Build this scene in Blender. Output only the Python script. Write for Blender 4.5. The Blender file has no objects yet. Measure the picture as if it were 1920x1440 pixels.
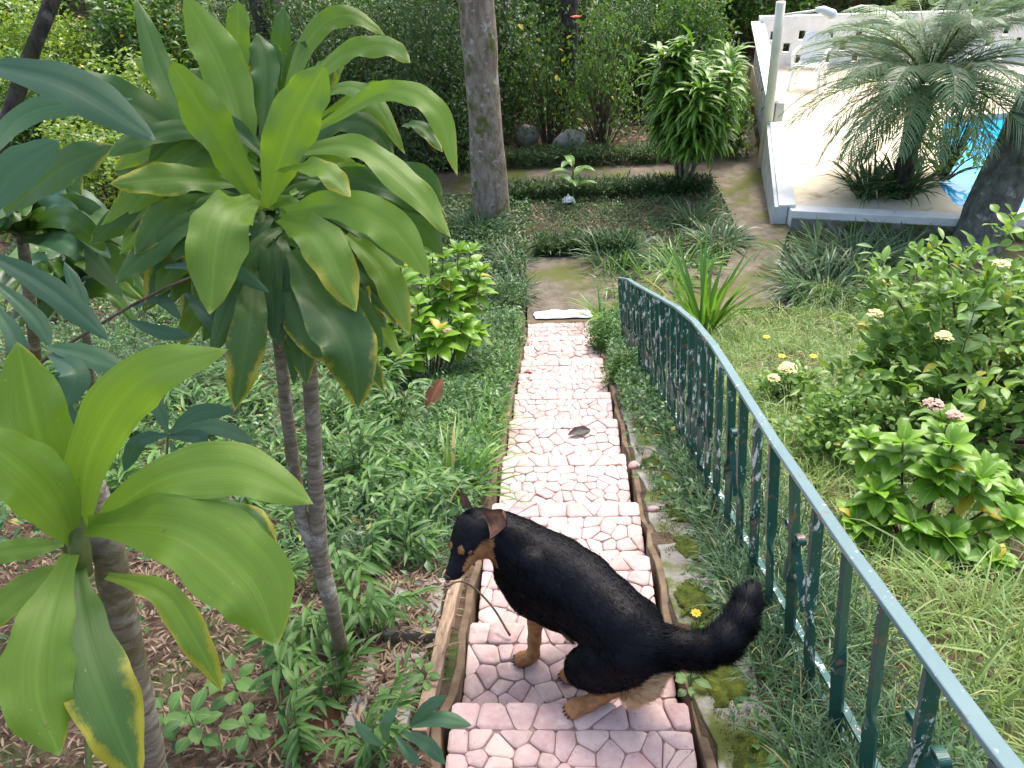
import bpy, math
import numpy as np
from mathutils import Vector, Matrix

SC = bpy.context.scene
COL = SC.collection
rng = np.random.default_rng(11)
R_ = math.radians

# ---------------------------------------------------------------- camera, light
F = 1500.0                      # focal length in pixels of the 1920 wide photograph
CZ = 4.35                       # eye height above the lower terrace
H0 = 1.66                       # eye height above the line of the stair
def _n(v): return v / np.linalg.norm(v)
def _setup(vp=(1100, 2900), sp=(1046, 320)):
    up = -_n(np.array([vp[0] - 960, -(vp[1] - 720), -F]))
    s = _n(np.array([sp[0] - 960, -(sp[1] - 720), -F]))
    Y = _n(s - up * s.dot(up)); X = np.cross(Y, up)
    return np.array([X, Y, up]), s
RM, _s = _setup()
_sl = RM @ _s
SLOPE = -_sl[2] / _sl[1]
CAM = np.array([0.0, 0.0, CZ])
cd = bpy.data.cameras.new('camera'); cam = bpy.data.objects.new('camera', cd); COL.objects.link(cam)
m4 = np.eye(4); m4[:3, :3] = RM; m4[:3, 3] = CAM
cam.matrix_world = Matrix(m4.tolist())
cd.sensor_width = 36; cd.lens = F / 1920 * 36; cd.clip_end = 300; cd.clip_start = 0.05
SC.camera = cam

world = bpy.data.worlds.new('World'); SC.world = world; world.use_nodes = True
SUN_EL, SUN_AZ = 58, 25         # azimuth clockwise from +Y
nt = world.node_tree; bg = nt.nodes['Background']
sky = nt.nodes.new('ShaderNodeTexSky'); sky.sky_type = 'NISHITA'; sky.sun_disc = False
sky.sun_elevation = R_(SUN_EL); sky.sun_rotation = R_(SUN_AZ)
sky.air_density = 1.0; sky.dust_density = 5.0; sky.ozone_density = 1.0
nt.links.new(sky.outputs[0], bg.inputs[0]); bg.inputs[1].default_value = 0.15
sd = bpy.data.lights.new('sun', 'SUN'); sun = bpy.data.objects.new('sun', sd); COL.objects.link(sun)
sd.energy = 1.35; sd.angle = R_(10); sd.color = (1.0, 0.965, 0.90)
_d = Vector((math.sin(R_(SUN_AZ)) * math.cos(R_(SUN_EL)), math.cos(R_(SUN_AZ)) * math.cos(R_(SUN_EL)), math.sin(R_(SUN_EL))))
sun.rotation_euler = _d.to_track_quat('Z', 'Y').to_euler(); sun.location = (0, 0, 30)
SC.view_settings.view_transform = 'Standard'; SC.view_settings.look = 'None'
SC.view_settings.exposure = 1.62; SC.view_settings.gamma = 1.0; SC.view_settings.use_curve_mapping = False
SC.render.engine = 'CYCLES'
SC.cycles.use_denoising = True
SC.cycles.max_bounces = 7; SC.cycles.transparent_max_bounces = 4
SC.cycles.diffuse_bounces = 4; SC.cycles.glossy_bounces = 2; SC.cycles.transmission_bounces = 4

# ---------------------------------------------------------------- measuring helpers
def ray(x, y): return RM @ np.array([x - 960, -(y - 720), -F])
def Pz(x, y, z): r = ray(x, y); return CAM + r * ((z - CZ) / r[2])
def PX(x, y, X): r = ray(x, y); return CAM + r * (X / r[0])
def PY(x, y, Y): r = ray(x, y); return CAM + r * (Y / r[1])
def PS(x, y, h=0.0): r = ray(x, y); return CAM + r * ((-H0 + h) / (r[2] + SLOPE * r[1]))
def D(x, y, depth): return CAM + ray(x, y) / F * depth
def plane(y): return CZ - H0 - SLOPE * y
def depth_of(p): return float(-(RM.T @ (np.asarray(p) - CAM))[2])

# ---------------------------------------------------------------- mesh accumulator
class Acc:
    def __init__(s): s.V = []; s.T = []; s.A = []; s.M = []; s.n = 0
    def add(s, V, T, A=None, m=0):
        V = np.asarray(V, float).reshape(-1, 3); T = np.asarray(T, int).reshape(-1, 3)
        s.V.append(V); s.T.append(T + s.n); s.n += len(V)
        if A is None: A = np.tile(np.array([[.5, .5, .5, .5]]), (len(V), 1))
        s.A.append(A); s.M.append(np.full(len(T), m, int))
        return s
    def mesh(s, name, mats, smooth=True, attr=True):
        V = np.concatenate(s.V).astype(np.float32); T = np.concatenate(s.T).astype(np.int32)
        me = bpy.data.meshes.new(name)
        me.vertices.add(len(V)); me.vertices.foreach_set('co', V.ravel())
        me.loops.add(len(T) * 3); me.loops.foreach_set('vertex_index', T.ravel())
        me.polygons.add(len(T)); me.polygons.foreach_set('loop_start', np.arange(0, len(T) * 3, 3, dtype=np.int32))
        me.polygons.foreach_set('use_smooth', np.full(len(T), bool(smooth)))
        me.polygons.foreach_set('material_index', np.concatenate(s.M).astype(np.int32))
        me.update(calc_edges=True)
        if attr:
            a = me.color_attributes.new('lc', 'FLOAT_COLOR', 'POINT')
            a.data.foreach_set('color', np.concatenate(s.A).astype(np.float32).ravel())
        for m in (mats if isinstance(mats, (list, tuple)) else [mats]): me.materials.append(m)
        return me
    def obj(s, name, mats, parent=None, smooth=True, attr=True, loc=None):
        return link(name, s.mesh(name, mats, smooth, attr), parent, loc)

def link(name, data, parent=None, loc=None, **props):
    o = bpy.data.objects.new(name, data); COL.objects.link(o)
    if parent is not None: o.parent = parent
    if loc is not None: o.location = tuple(float(c) for c in loc)
    for k, v in props.items(): o[k] = v
    return o
def tag(o, label=None, cat=None, group=None, kind=None):
    if label: o['label'] = label
    if cat: o['category'] = cat
    if group: o['group'] = group
    if kind: o['kind'] = kind
    return o
def empty(name, label, cat, loc=(0, 0, 0), group=None, rz=0.0):
    o = link(name, None, None, loc); o.empty_display_size = .1; o.rotation_euler = (0, 0, rz)
    return tag(o, label, cat, group)
def structure(o): o['kind'] = 'structure'; return o
def stuff(o): o['kind'] = 'stuff'; return o

# ---------------------------------------------------------------- primitive shapes
def leaves(acc, P, az, el, L, W, bend=0.6, roll=0.0, tmpl='mid', fold=0.25, r1=None, r2=None, wave=0.0, m=0):
    P = np.asarray(P, float).reshape(-1, 3); n = len(P)
    b = lambda v: np.broadcast_to(np.asarray(v, float), (n,)).astype(float)
    az, el, L, W, bend, roll, fold = map(b, (az, el, L, W, bend, roll, fold))
    bend = np.where(np.abs(bend) < 1e-3, 1e-3, bend)
    us, pf, vs = TM[tmpl]
    nu, nv = len(us), len(vs)
    a = el[:, None] - bend[:, None] * us
    x = (np.sin(el)[:, None] - np.sin(a)) / bend[:, None] * L[:, None]
    z = (np.cos(a) - np.cos(el)[:, None]) / bend[:, None] * L[:, None]
    h = np.stack([np.cos(az), np.sin(az), 0 * az], 1); Z = np.array([0, 0, 1.0])
    C0 = P[:, None, :] + h[:, None, :] * x[..., None] + Z * z[..., None]           # n,nu,3
    T = h[:, None, :] * np.cos(a)[..., None] + Z * np.sin(a)[..., None]
    S = np.broadcast_to(np.stack([-np.sin(az), np.cos(az), 0 * az], 1)[:, None, :], T.shape)
    N = np.cross(T, S)
    cr, sr = np.cos(roll)[:, None, None], np.sin(roll)[:, None, None]
    S2 = S * cr + N * sr; N2 = N * cr - S * sr
    hw = W[:, None] * pf * .5
    ph = rng.random(n)[:, None] * 6.28
    wv = wave * np.sin(us * 14 + ph) if wave else np.zeros((n, nu))
    off = (np.abs(vs)[None, None, :] * (fold[:, None, None] + wv[..., None])) * hw[..., None]
    V = C0[:, :, None, :] + S2[:, :, None, :] * (vs[None, None, :] * hw[..., None])[..., None] + N2[:, :, None, :] * off[..., None]
    tri = []
    for i in range(nu - 1):
        for j in range(nv - 1):
            q = (i * nv + j, i * nv + j + 1, (i + 1) * nv + j + 1, (i + 1) * nv + j)
            if pf[i] > 0: tri.append((q[0], q[1], q[2] if pf[i + 1] > 0 else q[2]))
            if pf[i + 1] > 0: tri.append((q[0], q[2], q[3]))
    tri = np.array(tri)
    TT = (tri[None] + (np.arange(n) * nu * nv)[:, None, None]).reshape(-1, 3)
    r1 = rng.random(n) if r1 is None else b(r1); r2 = rng.random(n) if r2 is None else b(r2)
    A = np.empty((n, nu, nv, 4)); A[..., 0] = r1[:, None, None]; A[..., 1] = us[None, :, None]
    A[..., 2] = np.abs(vs)[None, None, :]; A[..., 3] = r2[:, None, None]
    acc.add(V.reshape(-1, 3), TT, A.reshape(-1, 4), m)
    return acc
_a = np.array
TM = {
    'dia':   (_a([0, .45, 1.]), _a([0, 1., 0]), _a([-1., 1.])),
    'small': (_a([0, .45, 1.]), _a([0, 1., 0]), _a([-1., 0., 1.])),
    'mid':   (_a([0, .22, .55, .82, 1.]), _a([.08, .8, 1., .6, 0]), _a([-1., 0., 1.])),
    'blade': (_a([0, .4, .75, 1.]), _a([.8, 1., .7, 0]), _a([-1., 1.])),
    'lance': (_a([0, .15, .4, .7, 1.]), _a([.1, .75, 1., .6, 0]), _a([-1., 0., 1.])),
    'hi':    (np.linspace(0, 1, 13), _a([.3, .45, .62, .78, .9, .98, 1., .98, .9, .76, .55, .28, 0.]), np.linspace(-1, 1, 5)),
    'oval':  (np.linspace(0, 1, 7), _a([.06, .55, .9, 1., .85, .5, 0.]), _a([-1., -.5, 0., .5, 1.])),
}

def tube(acc, pts, rad, ns=8, jit=0.0, cap=True, m=0, sq=False, r1=.5):
    pts = np.asarray(pts, float); k = len(pts)
    rad = np.broadcast_to(np.asarray(rad, float), (k,))
    T = np.gradient(pts, axis=0); T /= np.linalg.norm(T, axis=1)[:, None] + 1e-12
    ref = _a([0, 0, 1.]) if abs(T[0][2]) < .9 else _a([1., 0, 0])
    u = np.cross(T[0], ref); u /= np.linalg.norm(u); V = []; A = []
    th = np.arange(ns) / ns * 2 * np.pi
    for i in range(k):
        u = u - T[i] * u.dot(T[i]); u /= np.linalg.norm(u) + 1e-12; w = np.cross(T[i], u)
        rr = rad[i] * (1 + jit * (rng.random(ns) - .5))
        V.append(pts[i] + np.outer(np.cos(th) * rr, u) + np.outer(np.sin(th) * rr, w))
        A.append(np.tile([[r1, i / (k - 1), 0, .5]], (ns, 1)))
    V = np.concatenate(V); A = np.concatenate(A); F_ = []
    for i in range(k - 1):
        for j in range(ns):
            a, b = i * ns + j, i * ns + (j + 1) % ns
            F_ += [(a, b, b + ns), (a, b + ns, a + ns)]
    if cap:
        V = np.vstack([V, pts[0], pts[-1]]); A = np.vstack([A, A[0], A[-1]]); c0 = k * ns; c1 = c0 + 1
        for j in range(ns):
            F_ += [(c0, (j + 1) % ns, j), (c1, (k - 1) * ns + j, (k - 1) * ns + (j + 1) % ns)]
    acc.add(V, F_, A, m); return acc

def spline(pts, n=16):
    pts = np.asarray(pts, float); k = len(pts)
    if k == 2: return pts[0] + (pts[1] - pts[0]) * np.linspace(0, 1, n)[:, None]
    P = np.vstack([2 * pts[0] - pts[1], pts, 2 * pts[-1] - pts[-2]]); out = []
    for t in np.linspace(0, k - 1 - 1e-9, n):
        i = int(t); f = t - i; p0, p1, p2, p3 = P[i:i + 4]
        out.append(.5 * (2 * p1 + (p2 - p0) * f + (2 * p0 - 5 * p1 + 4 * p2 - p3) * f * f + (3 * p1 - p0 - 3 * p2 + p3) * f ** 3))
    return np.array(out)

def bar(acc, pts, side, w, t, twist=None, m=0):
    """flat bar of width w (along side) and thickness t swept along pts"""
    pts = np.asarray(pts, float); k = len(pts)
    T = np.gradient(pts, axis=0); T /= np.linalg.norm(T, axis=1)[:, None] + 1e-12
    V = []
    for i in range(k):
        s = np.asarray(side[i] if np.ndim(side) == 2 else side, float); s = s - T[i] * s.dot(T[i]); s /= np.linalg.norm(s)
        nn = np.cross(T[i], s)
        if twist is not None:
            c, d = math.cos(twist[i]), math.sin(twist[i]); s, nn = s * c + nn * d, nn * c - s * d
        for a, b in ((-1, -1), (1, -1), (1, 1), (-1, 1)): V.append(pts[i] + s * a * w / 2 + nn * b * t / 2)
    F_ = []
    for i in range(k - 1):
        for j in range(4):
            a, b = i * 4 + j, i * 4 + (j + 1) % 4
            F_ += [(a, b, b + 4), (a, b + 4, a + 4)]
    e = (k - 1) * 4
    F_ += [(0, 2, 1), (0, 3, 2), (e, e + 1, e + 2), (e, e + 2, e + 3)]
    acc.add(V, F_, None, m); return acc

def box(acc, x0, x1, y0, y1, z0, z1, m=0):
    V = [(x, y, z) for z in (z0, z1) for y in (y0, y1) for x in (x0, x1)]
    F_ = [(0, 2, 3), (0, 3, 1), (4, 5, 7), (4, 7, 6), (0, 1, 5), (0, 5, 4), (2, 6, 7), (2, 7, 3), (0, 4, 6), (0, 6, 2), (1, 3, 7), (1, 7, 5)]
    acc.add(V, F_, None, m); return acc

def slab(acc, quad, z0, z1, m=0):
    """prism over a polygon (list of xy, counter-clockwise); z1 may be a list"""
    n = len(quad); z1 = np.broadcast_to(z1, (n,)); z0 = np.broadcast_to(z0, (n,))
    V = [(q[0], q[1], z0[i]) for i, q in enumerate(quad)] + [(q[0], q[1], z1[i]) for i, q in enumerate(quad)]
    F_ = []
    for i in range(n):
        j = (i + 1) % n; F_ += [(i, j, j + n), (i, j + n, i + n)]
    for i in range(1, n - 1): F_ += [(n, n + i, n + i + 1), (0, i + 1, i)]
    acc.add(V, F_, None, m); return acc

def bevel(o, w=.004, seg=2):
    md = o.modifiers.new('bevel', 'BEVEL'); md.width = w; md.segments = seg; md.limit_method = 'ANGLE'; md.angle_limit = .6
    return o

def vnoise(x, y, s=1.0, seed=0):
    x = x * s + seed * 7.13; y = y * s + seed * 3.71
    return (np.sin(x * 1.7 + 1.3 * np.sin(y * 1.1)) + np.sin(y * 1.9 + 1.7 * np.sin(x * .8 + 2)) + .5 * np.sin(3.7 * x + 2.9 * y) + .5 * np.sin(4.3 * y - 3.1 * x)) / 3

# ---------------------------------------------------------------- materials
class NT:
    def __init__(s, name):
        s.m = bpy.data.materials.new(name); s.m.use_nodes = True; s.t = s.m.node_tree
        s.b = s.t.nodes['Principled BSDF']; s.out = s.t.nodes['Material Output']
    def n(s, ty, **kw):
        nd = s.t.nodes.new(ty)
        for k, v in kw.items():
            if k[0] == 'i' and k[1:].isdigit(): s.put(nd.inputs[int(k[1:])], v)
            elif hasattr(nd, k): setattr(nd, k, v)
            else: s.put(nd.inputs[k.replace('_', ' ')], v)
        return nd
    def put(s, sock, v):
        if isinstance(v, bpy.types.NodeSocket): s.t.links.new(v, sock)
        elif hasattr(sock.default_value, '__len__') and not isinstance(v, str):
            if hasattr(v, '__len__'): sock.default_value = tuple(v) + ((1,) if len(v) == 3 and len(sock.default_value) == 4 else ())
            else: sock.default_value = (v,) * len(sock.default_value)
        else: sock.default_value = v
    def math(s, op, a, b=0.0, c=None, clamp=False):
        nd = s.t.nodes.new('ShaderNodeMath'); nd.operation = op; nd.use_clamp = clamp
        s.put(nd.inputs[0], a); s.put(nd.inputs[1], b)
        if c is not None: s.put(nd.inputs[2], c)
        return nd.outputs[0]
    def mix(s, f, a, b, mode='MIX'):
        nd = s.t.nodes.new('ShaderNodeMix'); nd.data_type = 'RGBA'; nd.blend_type = mode
        s.put(nd.inputs[0], f); s.put(nd.inputs[6], a); s.put(nd.inputs[7], b); return nd.outputs[2]
    def step(s, v, lo, hi):
        nd = s.t.nodes.new('ShaderNodeMapRange'); nd.interpolation_type = 'SMOOTHSTEP'
        s.put(nd.inputs[0], v); s.put(nd.inputs[1], lo); s.put(nd.inputs[2], hi); return nd.outputs[0]
    def noise(s, scale, detail=4, rough=.6, vec=None, dist=0.0):
        nd = s.n('ShaderNodeTexNoise', Scale=scale, Detail=detail, Roughness=rough, Distortion=dist)
        s.put(nd.inputs['Vector'], vec if vec is not None else s.coord()); return nd.outputs[0]
    def coord(s):
        if not hasattr(s, '_c'): s._c = s.t.nodes.new('ShaderNodeTexCoord').outputs['Object']
        return s._c
    def ramp(s, f, stops):
        nd = s.t.nodes.new('ShaderNodeValToRGB'); cr = nd.color_ramp
        while len(cr.elements) < len(stops): cr.elements.new(.5)
        for e, (p, c) in zip(cr.elements, stops): e.position = p; e.color = tuple(c) + (1,)
        s.put(nd.inputs[0], f); return nd.outputs[0]
    def bump(s, h, strength=.4, dist=.01):
        nd = s.n('ShaderNodeBump', Strength=strength, Distance=dist); s.put(nd.inputs['Height'], h)
        s.put(s.b.inputs['Normal'], nd.outputs[0]); return nd.outputs[0]
    def base(s, c): s.put(s.b.inputs['Base Color'], c)
    def rough(s, v): s.put(s.b.inputs['Roughness'], v)
    def spec(s, v): s.put(s.b.inputs['Specular IOR Level'], v)

def noise_mat(name, stops, scale=8, detail=6, rough=.85, bump=.4, bdist=.01, bscale=None, spec=.3, tint=None):
    t = NT(name); c = t.ramp(t.noise(scale, detail), stops)
    if tint is not None:
        col, sc, lo, hi = tint; c = t.mix(t.step(t.noise(sc, 5, .65), lo, hi), c, col)
    t.base(c); t.rough(rough); t.spec(spec); t.bump(t.noise(bscale or scale * 4, 5, .7), bump, bdist)
    return t.m

def leaf_mat(name, dark, light, rough=.42, trans=.3, yellow=None, yel_at=.97, spec=.45, margin=False, rib=.0, stripe=None, under=None):
    t = NT(name); at = t.n('ShaderNodeAttribute', attribute_name='lc')
    sep = t.n('ShaderNodeSeparateColor'); t.put(sep.inputs[0], at.outputs['Color'])
    r, u, v = sep.outputs; r2 = at.outputs['Alpha']
    oi = t.n('ShaderNodeObjectInfo').outputs['Random']
    rr = t.math('FRACT', t.math('ADD', r, oi))
    c = t.mix(rr, dark, light)
    nz = t.noise(6, 3); c = t.mix(t.math('MULTIPLY', t.step(nz, .4, .7), .35), c, light)
    if rib:
        c = t.mix(t.math('MULTIPLY', t.math('SUBTRACT', 1.0, t.step(v, .02, .14)), rib), c, [min(1, x * 1.9 + .03) for x in light])
    if stripe is not None:
        c = t.mix(t.math('MULTIPLY', t.math('SUBTRACT', 1.0, t.step(v, .15, .5)), .8), c, stripe)
    if margin:      # yellowing that starts at the edge and the tip of old leaves; r2 = how far it has gone
        e = t.math('ADD', t.math('MULTIPLY', v, .62), t.math('MULTIPLY', t.math('POWER', u, 2.0), .5))
        e = t.math('ADD', e, t.math('MULTIPLY', t.math('SUBTRACT', t.noise(14, 5, .75), .5), 1.15))
        e = t.math('ADD', e, t.math('MULTIPLY', r2, .95))
        c = t.mix(t.step(e, 1.05, 1.3), c, yellow or (.42, .38, .03))
        c = t.mix(t.step(e, 1.52, 1.62), c, (.22, .095, .04))
        sp = t.math('ADD', t.noise(75, 2, .5), t.math('MULTIPLY', r2, .10)); c = t.mix(t.math('MULTIPLY', t.step(sp, .765, .79), .8), c, (.20, .10, .04))
        c = t.mix(t.math('MULTIPLY', t.step(t.noise(140, 2, .5), .72, .78), .5), c, (.45, .50, .30))
    elif yellow is not None:
        c = t.mix(t.math('GREATER_THAN', r2, yel_at), c, yellow)
    if margin or rib:
        w = t.n('ShaderNodeTexNoise', Scale=1.0, Detail=2.0)
        cmb = t.n('ShaderNodeCombineXYZ'); t.put(cmb.inputs[0], t.math('MULTIPLY', v, 26.0)); t.put(cmb.inputs[1], u); t.put(cmb.inputs[2], t.math('MULTIPLY', r, 50.0))
        t.put(w.inputs['Vector'], cmb.outputs[0])
        c = t.mix(t.math('MULTIPLY', t.step(w.outputs[0], .35, .65), .22), c, [x * .55 for x in dark])
        t.bump(w.outputs[0], .25, .0015)
    t.base(c); t.rough(rough); t.spec(spec)
    tr = t.n('ShaderNodeBsdfTranslucent'); t.put(tr.inputs[0], t.mix(.5, c, [min(1, light[0] * 1.6), min(1, light[1] * 1.6), light[2] * .6]))
    mx = t.n('ShaderNodeMixShader'); mx.inputs[0].default_value = trans
    t.t.links.new(t.b.outputs[0], mx.inputs[1]); t.t.links.new(tr.outputs[0], mx.inputs[2]); t.t.links.new(mx.outputs[0], t.out.inputs[0])
    return t.m

MAT = {}
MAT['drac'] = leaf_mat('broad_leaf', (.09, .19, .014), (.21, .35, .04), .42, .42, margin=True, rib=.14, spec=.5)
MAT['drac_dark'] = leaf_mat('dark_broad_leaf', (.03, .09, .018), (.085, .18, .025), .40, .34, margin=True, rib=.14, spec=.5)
MAT['bamboo'] = leaf_mat('blue_green_blade', (.035, .10, .05), (.08, .18, .08), .36, .28, rib=.12)
MAT['sprig'] = leaf_mat('sprig_leaf', (.04, .12, .022), (.13, .26, .05), .45, .3, rib=.3)
MAT['hydra'] = leaf_mat('rosette_leaf', (.09, .22, .015), (.22, .40, .035), .38, .32, rib=.35, yellow=(.55, .42, .04), yel_at=.965)
MAT['ixora'] = leaf_mat('shrub_leaf', (.06, .155, .025), (.22, .36, .08), .45, .36, yellow=(.4, .38, .05), yel_at=.98)
MAT['cover'] = leaf_mat('cover_leaf', (.028, .085, .028), (.095, .20, .05), .38, .25, yellow=(.3, .28, .05), yel_at=.985)
MAT['dark'] = leaf_mat('dark_foliage', (.022, .058, .018), (.08, .15, .04), .5, .25, yellow=(.30, .26, .03), yel_at=.994)
MAT['midgreen'] = leaf_mat('mid_foliage', (.035, .095, .02), (.12, .23, .045), .42, .3, yellow=(.5, .36, .03), yel_at=.985)
MAT['bright'] = leaf_mat('bright_foliage', (.08, .17, .02), (.24, .36, .05), .32, .35, yellow=(.5, .42, .05), yel_at=.96)
MAT['grass'] = leaf_mat('lawn_blade', (.09, .18, .04), (.30, .40, .13), .5, .35, yellow=(.42, .38, .16), yel_at=.955)
MAT['mondo'] = leaf_mat('dark_blade', (.035, .09, .035), (.09, .17, .07), .42, .2, yellow=(.3, .26, .1), yel_at=.96)
MAT['strap'] = leaf_mat('strap_blade', (.06, .17, .02), (.16, .32, .05), .4, .3, rib=.2, yellow=(.4, .34, .1), yel_at=.95)
MAT['varieg'] = leaf_mat('striped_strap_leaf', (.04, .12, .02), (.12, .26, .03), .38, .28, stripe=(.36, .52, .08))
MAT['palm'] = leaf_mat('palm_leaflet', (.06, .13, .055), (.17, .27, .13), .42, .3, yellow=(.35, .28, .08), yel_at=.97)
MAT['drylitter'] = leaf_mat('dry_leaf', (.11, .07, .048), (.32, .235, .16), .75, .1, yellow=(.07, .04, .028), yel_at=.68, spec=.2)
MAT['deadleaf'] = leaf_mat('dead_leaf', (.15, .055, .03), (.24, .10, .055), .6, .12, rib=.4, spec=.3)
MAT['petal_y'] = leaf_mat('yellow_petal', (.75, .42, .01), (.85, .5, .02), .6, .2)
MAT['petal_c'] = leaf_mat('cream_petal', (.75, .62, .25), (.8, .7, .4), .6, .2)
MAT['petal_r'] = leaf_mat('red_petal', (.7, .03, .03), (.8, .06, .05), .5, .2)
MAT['petal_p'] = leaf_mat('faded_pink_petal', (.42, .25, .2), (.55, .38, .32), .8, .15)
MAT['stem'] = noise_mat('green_stem', [(.3, (.06, .1, .025)), (.7, (.14, .17, .05))], 20, 3, .6, .2)
MAT['twig'] = noise_mat('brown_twig', [(.3, (.06, .042, .028)), (.7, (.19, .14, .10))], 20, 3, .8, .3)
MAT['soil'] = noise_mat('soil', [(.3, (.035, .022, .015)), (.5, (.09, .058, .038)), (.72, (.17, .12, .08))], 9, 8, .95, .8, .02, tint=((.05, .08, .02), 2.2, .5, .62))
MAT['moss'] = noise_mat('moss', [(.3, (.035, .055, .008)), (.55, (.09, .115, .012)), (.8, (.19, .20, .025))], 30, 6, .95, 1.0, .012, 90)
MAT['concrete'] = noise_mat('old_concrete', [(.25, (.11, .10, .085)), (.5, (.22, .205, .18)), (.75, (.33, .31, .275))], 9, 9, .9, .5, .006, tint=((.09, .11, .025), 4, .48, .60))
MAT['pathcon'] = noise_mat('path_concrete', [(.3, (.08, .065, .046)), (.52, (.135, .112, .082)), (.75, (.20, .17, .13))], 7, 9, .85, .4, .006, 60, tint=((.085, .095, .018), 1.1, .46, .62))
MAT['curb'] = noise_mat('brown_kerb', [(.3, (.07, .045, .028)), (.6, (.17, .12, .075)), (.8, (.26, .19, .13))], 9, 7, .85, .5, .004)
MAT['mortar'] = noise_mat('mortar', [(.3, (.19, .125, .11)), (.7, (.40, .285, .25))], 25, 6, .95, .5, .004)
MAT['white'] = noise_mat('white_wall', [(.25, (.60, .60, .58)), (.6, (.80, .80, .78))], 3, 6, .85, .2, .004, 40)
MAT['grey'] = noise_mat('weathered_white', [(.25, (.42, .45, .45)), (.6, (.66, .69, .70))], 4, 8, .85, .25, .004, 40)
MAT['deck'] = noise_mat('pale_deck', [(.25, (.60, .47, .32)), (.55, (.76, .66, .50)), (.8, (.82, .78, .68))], 1.6, 8, .8, .2, .004, 30, tint=((.42, .30, .18), 2.6, .56, .70))
MAT['plastic'] = noise_mat('white_plastic', [(.2, (.78, .78, .78)), (.8, (.82, .82, .82))], 2, 2, .35, .0)
MAT['rock'] = noise_mat('pale_rock', [(.25, (.16, .15, .13)), (.7, (.42, .40, .36))], 7, 7, .9, .7, .02)
MAT['grey_leaf'] = leaf_mat('grey_leaf', (.06, .05, .045), (.13, .11, .095), .7, .05)
MAT['cream'] = noise_mat('cream_paint', [(.25, (.62, .58, .44)), (.6, (.78, .74, .60))], 4, 6, .7, .2, .003)
MAT['cloth'] = noise_mat('white_cloth', [(.2, (.75, .75, .76)), (.8, (.84, .84, .84))], 12, 4, .8, .3)

def bark_mat(name, c0, c1, lichen, moss=None, sc=14, ring=False):
    t = NT(name); mp = t.n('ShaderNodeMapping'); t.put(mp.inputs[0], t.coord()); mp.inputs['Scale'].default_value = (1, 1, 3.0 if ring else .45)
    v = mp.outputs[0]
    c = t.mix(t.step(t.noise(sc, 7, .65, v), .35, .65), c0, c1)
    if ring:
        w = t.n('ShaderNodeTexWave', Scale=9.0, Distortion=6.0, Detail=2.0); w.bands_direction = 'Z'; t.put(w.inputs['Vector'], t.coord())
        c = t.mix(t.math('MULTIPLY', t.step(w.outputs[1], .88, 1.0), .45), c, [x * .5 for x in c0])
    c = t.mix(t.step(t.noise(sc * .5, 6, .7), .55, .66), c, lichen)
    if moss: c = t.mix(t.step(t.noise(sc * .28, 5, .65), .52, .64), c, moss)
    t.base(c); t.rough(.92); t.spec(.2); t.bump(t.noise(sc * 2.5, 6, .7, v), .8, .02)
    return t.m
MAT['bark'] = bark_mat('grey_bark', (.20, .15, .115), (.36, .295, .235), (.48, .45, .40), (.12, .13, .03))
MAT['bark_dark'] = bark_mat('dark_bark', (.035, .03, .025), (.09, .075, .06), (.15, .14, .12), (.05, .06, .02))
MAT['bark_moss'] = bark_mat('mossy_bark', (.08, .084, .072), (.17, .17, .145), (.30, .32, .30), (.055, .075, .035), 10)
MAT['cane'] = bark_mat('ringed_cane', (.22, .185, .125), (.40, .36, .275), (.54, .53, .47), (.20,.18,.08), 22, True)

def stone_mat():
    t = NT('pink_stone'); oi = t.n('ShaderNodeObjectInfo').outputs['Random']
    at = t.n('ShaderNodeAttribute', attribute_name='lc'); sep = t.n('ShaderNodeSeparateColor'); t.put(sep.inputs[0], at.outputs['Color'])
    f = t.math('FRACT', t.math('ADD', oi, sep.outputs[0]))
    c = t.ramp(f, [(0, (.40, .24, .24)), (.25, (.52, .36, .34)), (.5, (.42, .29, .27)), (.7, (.58, .43, .38)), (.88, (.45, .28, .26)), (1, (.55, .44, .41))])
    t._c = t.n('ShaderNodeNewGeometry').outputs['Position']
    c = t.mix(t.math('MULTIPLY', t.step(t.noise(22, 6, .65), .35, .7), .45), c, (.60, .49, .46))
    c = t.mix(t.math('MULTIPLY', t.step(t.noise(60, 5, .7), .56, .70), .5), c, (.26, .16, .15))
    c = t.mix(t.math('MULTIPLY', t.step(t.noise(3.2, 6, .7), .50, .68), .55), c, (.27, .19, .16))
    c = t.mix(t.math('MULTIPLY', t.step(t.noise(7, 6, .75), .60, .70), .5), c, (.66, .58, .52))
    t.base(c); t.rough(.62); t.spec(.4); t.bump(t.noise(70, 6, .7), .5, .003); return t.m
MAT['stone'] = stone_mat()

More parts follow.
